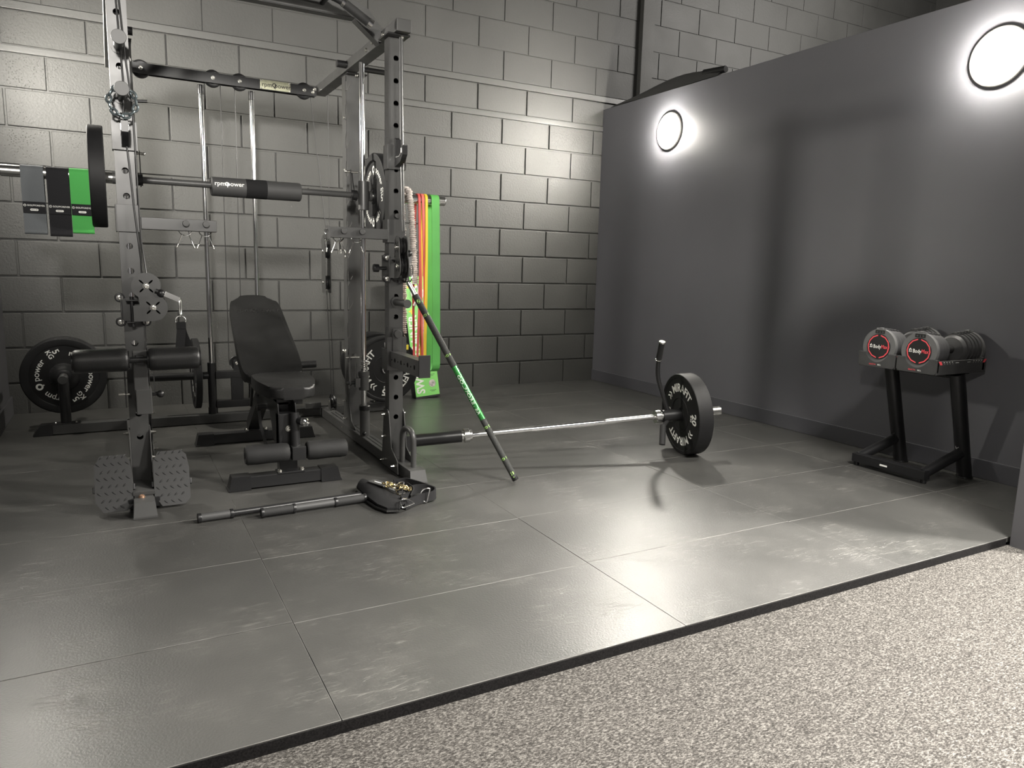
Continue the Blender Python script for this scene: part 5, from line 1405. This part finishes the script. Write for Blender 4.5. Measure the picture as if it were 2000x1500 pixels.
t = thing('short_bar', 'shorter black cable bar with two thick grips lying in front of the longer bar', 'cable bar', (B0+B1)/2)
b = BM(); tube(b, B0, B1, 0.0145, n=20); part('shaft', b, 'padfoam', t)
b = BM(); tube(b, B0+BD*0.006, B0+BD*0.130, 0.0175, n=22, bev=0.002); tube(b, B1-BD*0.136, B1-BD*0.006, 0.0175, n=22, bev=0.002); part('grip', b, 'foam', t)
b = BM()
for s in (0.003, 0.128): tube(b, B0+BD*(s-0.006), B0+BD*(s+0.006), 0.0192, n=22, bev=0.002); tube(b, B1-BD*(s-0.006), B1-BD*(s+0.006), 0.0192, n=22, bev=0.002)
part('collar', b, 'plastic', t)
# padded belt with D rings and its chain
t = thing('dip_belt', 'black padded belt with chrome rings lying folded on the floor', 'weight belt', (-2.88, -2.66, 0))
def surf(grid, th, name, m, parent):
    b = BM(); top = [[b.verts.new(p) for p in r] for r in grid]; bot = [[b.verts.new(Vector(p) - Vector((0,0,th))) for p in r] for r in grid]
    n, k = len(grid), len(grid[0])
    for i in range(n-1):
        for j in range(k-1):
            b.faces.new((top[i][j], top[i][j+1], top[i+1][j+1], top[i+1][j])); b.faces.new((bot[i][j], bot[i+1][j], bot[i+1][j+1], bot[i][j+1]))
    for i in range(n-1):
        b.faces.new((top[i][0], top[i+1][0], bot[i+1][0], bot[i][0])); b.faces.new((top[i][-1], bot[i][-1], bot[i+1][-1], top[i+1][-1]))
    for j in range(k-1):
        b.faces.new((top[0][j], bot[0][j], bot[0][j+1], top[0][j+1])); b.faces.new((top[-1][j], top[-1][j+1], bot[-1][j+1], bot[-1][j]))
    return part(name, b, m, parent, ang=50)
# lower edge and upper edge of the pad in floor coordinates
lo = [(-2.962, -2.470), (-2.962, -2.565), (-2.958, -2.640), (-2.948, -2.715), (-2.925, -2.775), (-2.880, -2.790)]
hi = [(-2.900, -2.425), (-2.870, -2.490), (-2.845, -2.570), (-2.826, -2.640), (-2.815, -2.690), (-2.812, -2.735)]
hz_ = [0.050, 0.052, 0.046, 0.036, 0.030, 0.026]
grid = []
for (x0, y0), (x1, y1), h in zip(lo, hi, hz_):
    row = []
    for j in range(7):
        q = j/6; row.append(Vector((x0+(x1-x0)*q, y0+(y1-y0)*q, 0.010 + h*math.sin(PI*min(1, 0.12+q*0.75))**0.7)))
    grid.append(row)
pad_ = surf(grid, 0.009, 'belt_pad', 'webbing', t)
b = BM(); sweep(b, [Vector((x, y, 0.010)) for x, y in lo] , 0.006, 8); sweep(b, [g[-1] + Vector((0,0,-0.002)) for g in grid], 0.005, 8); part('piping', b, 'vinyl', pad_)
b = BM()
for (x0, y0), (x1, y1) in ((( -2.905, -2.520), (-2.872, -2.600)),):
    d = Vector((x1-x0, y1-y0, 0)).normalized(); e = Vector((-d.y, d.x, 0)); c = Vector(((x0+x1)/2, (y0+y1)/2, 0.0655))
    obox(b, c, (d, e, Vector((0,0,1))), (0.052, 0.022, 0.003), 0.001)
pt = part('patch', b, 'endcap', pad_)
b = BM(); obox(b, c + Vector((0,0,0.0036)) - e*0.003, (d, e, Vector((0,0,1))), (0.026, 0.0026, 0.0004)); part('patch_lettering', b, 'white_print', pt)
b = BM()
ribbon(b, rounded([(-2.850, -2.735, 0.030), (-2.800, -2.690, 0.034), (-2.755, -2.610, 0.036), (-2.690, -2.625, 0.034), (-2.668, -2.672, 0.030), (-2.690, -2.705, 0.026), (-2.760, -2.715, 0.024), (-2.845, -2.760, 0.020)], 0.03, 6), (0,0.15,1), 0.040, 0.006)
part('strap', b, 'webbing', t); b = BM()
ribbon(b, rounded([(-2.800, -2.500, 0.032), (-2.745, -2.500, 0.036), (-2.705, -2.580, 0.034), (-2.672, -2.655, 0.030)], 0.03, 6), (0,0.1,1), 0.042, 0.006)
part('strap', b, 'webbing', t); b = BM()
ribbon(b, rounded([(-2.810, -2.560, 0.040), (-2.785, -2.600, 0.052), (-2.772, -2.660, 0.040), (-2.800, -2.700, 0.024)], 0.02, 5), (0.4,0.1,1), 0.040, 0.005)
part('strap', b, 'webbing', t)
def dring(c, n, R, flat_dir):
    n = Vector(n).normalized(); f = Vector(flat_dir); f = (f - n*f.dot(n)).normalized(); g = n.cross(f); c = Vector(c)
    pts = [c + f*R*math.cos(q) + g*R*1.1*math.sin(q) for q in [PI*k/14 for k in range(15)]]
    b = BM(); sweep(b, rounded(pts + [pts[0]], 0.003, 2), 0.0030, 8); part('d_ring', b, 'chrome', t)
dring((-2.842, -2.795, 0.030), (0.2, -0.50, 0.84), 0.034, (1, 0.35, 0.2))
dring((-2.818, -2.665, 0.060), (-0.6, -0.8, 0.2), 0.030, (0.1, 0, 1))
dring((-2.725, -2.722, 0.036), (-0.45, -0.88, 0.12), 0.031, (0.2, -0.1, 1))
t = thing('gold_chain', 'small heap of gold coloured chain lying on the black belt', 'chain', (-2.84, -2.62, 0.06))
random.seed(3); pts = []
for i in range(24):
    q = i/23; a = q*13.0
    pts.append(Vector((-2.852 + 0.042*math.cos(a)*(0.5+0.5*q) + 0.018*q, -2.622 + 0.055*math.sin(a*0.8) - 0.03*q, 0.061 + 0.010*(1-abs(2*q-1)) + random.uniform(-0.002, 0.004))))
for i in range(len(pts)-1):
    c = (pts[i]+pts[i+1])/2; tg = (pts[i+1]-pts[i]).normalized(); s0 = Vector((0,0,1)).cross(tg).normalized(); s1 = tg.cross(s0)
    sd = s0 if i % 2 else (s0*0.5+s1*0.85).normalized()
    b = BM(); sweep(b, [c + tg*0.0140*math.cos(q) + sd*0.0085*math.sin(q) for q in [2*PI*k/14 for k in range(14)]], 0.0026, 7, closed=True); part('link', b, 'brass', t)
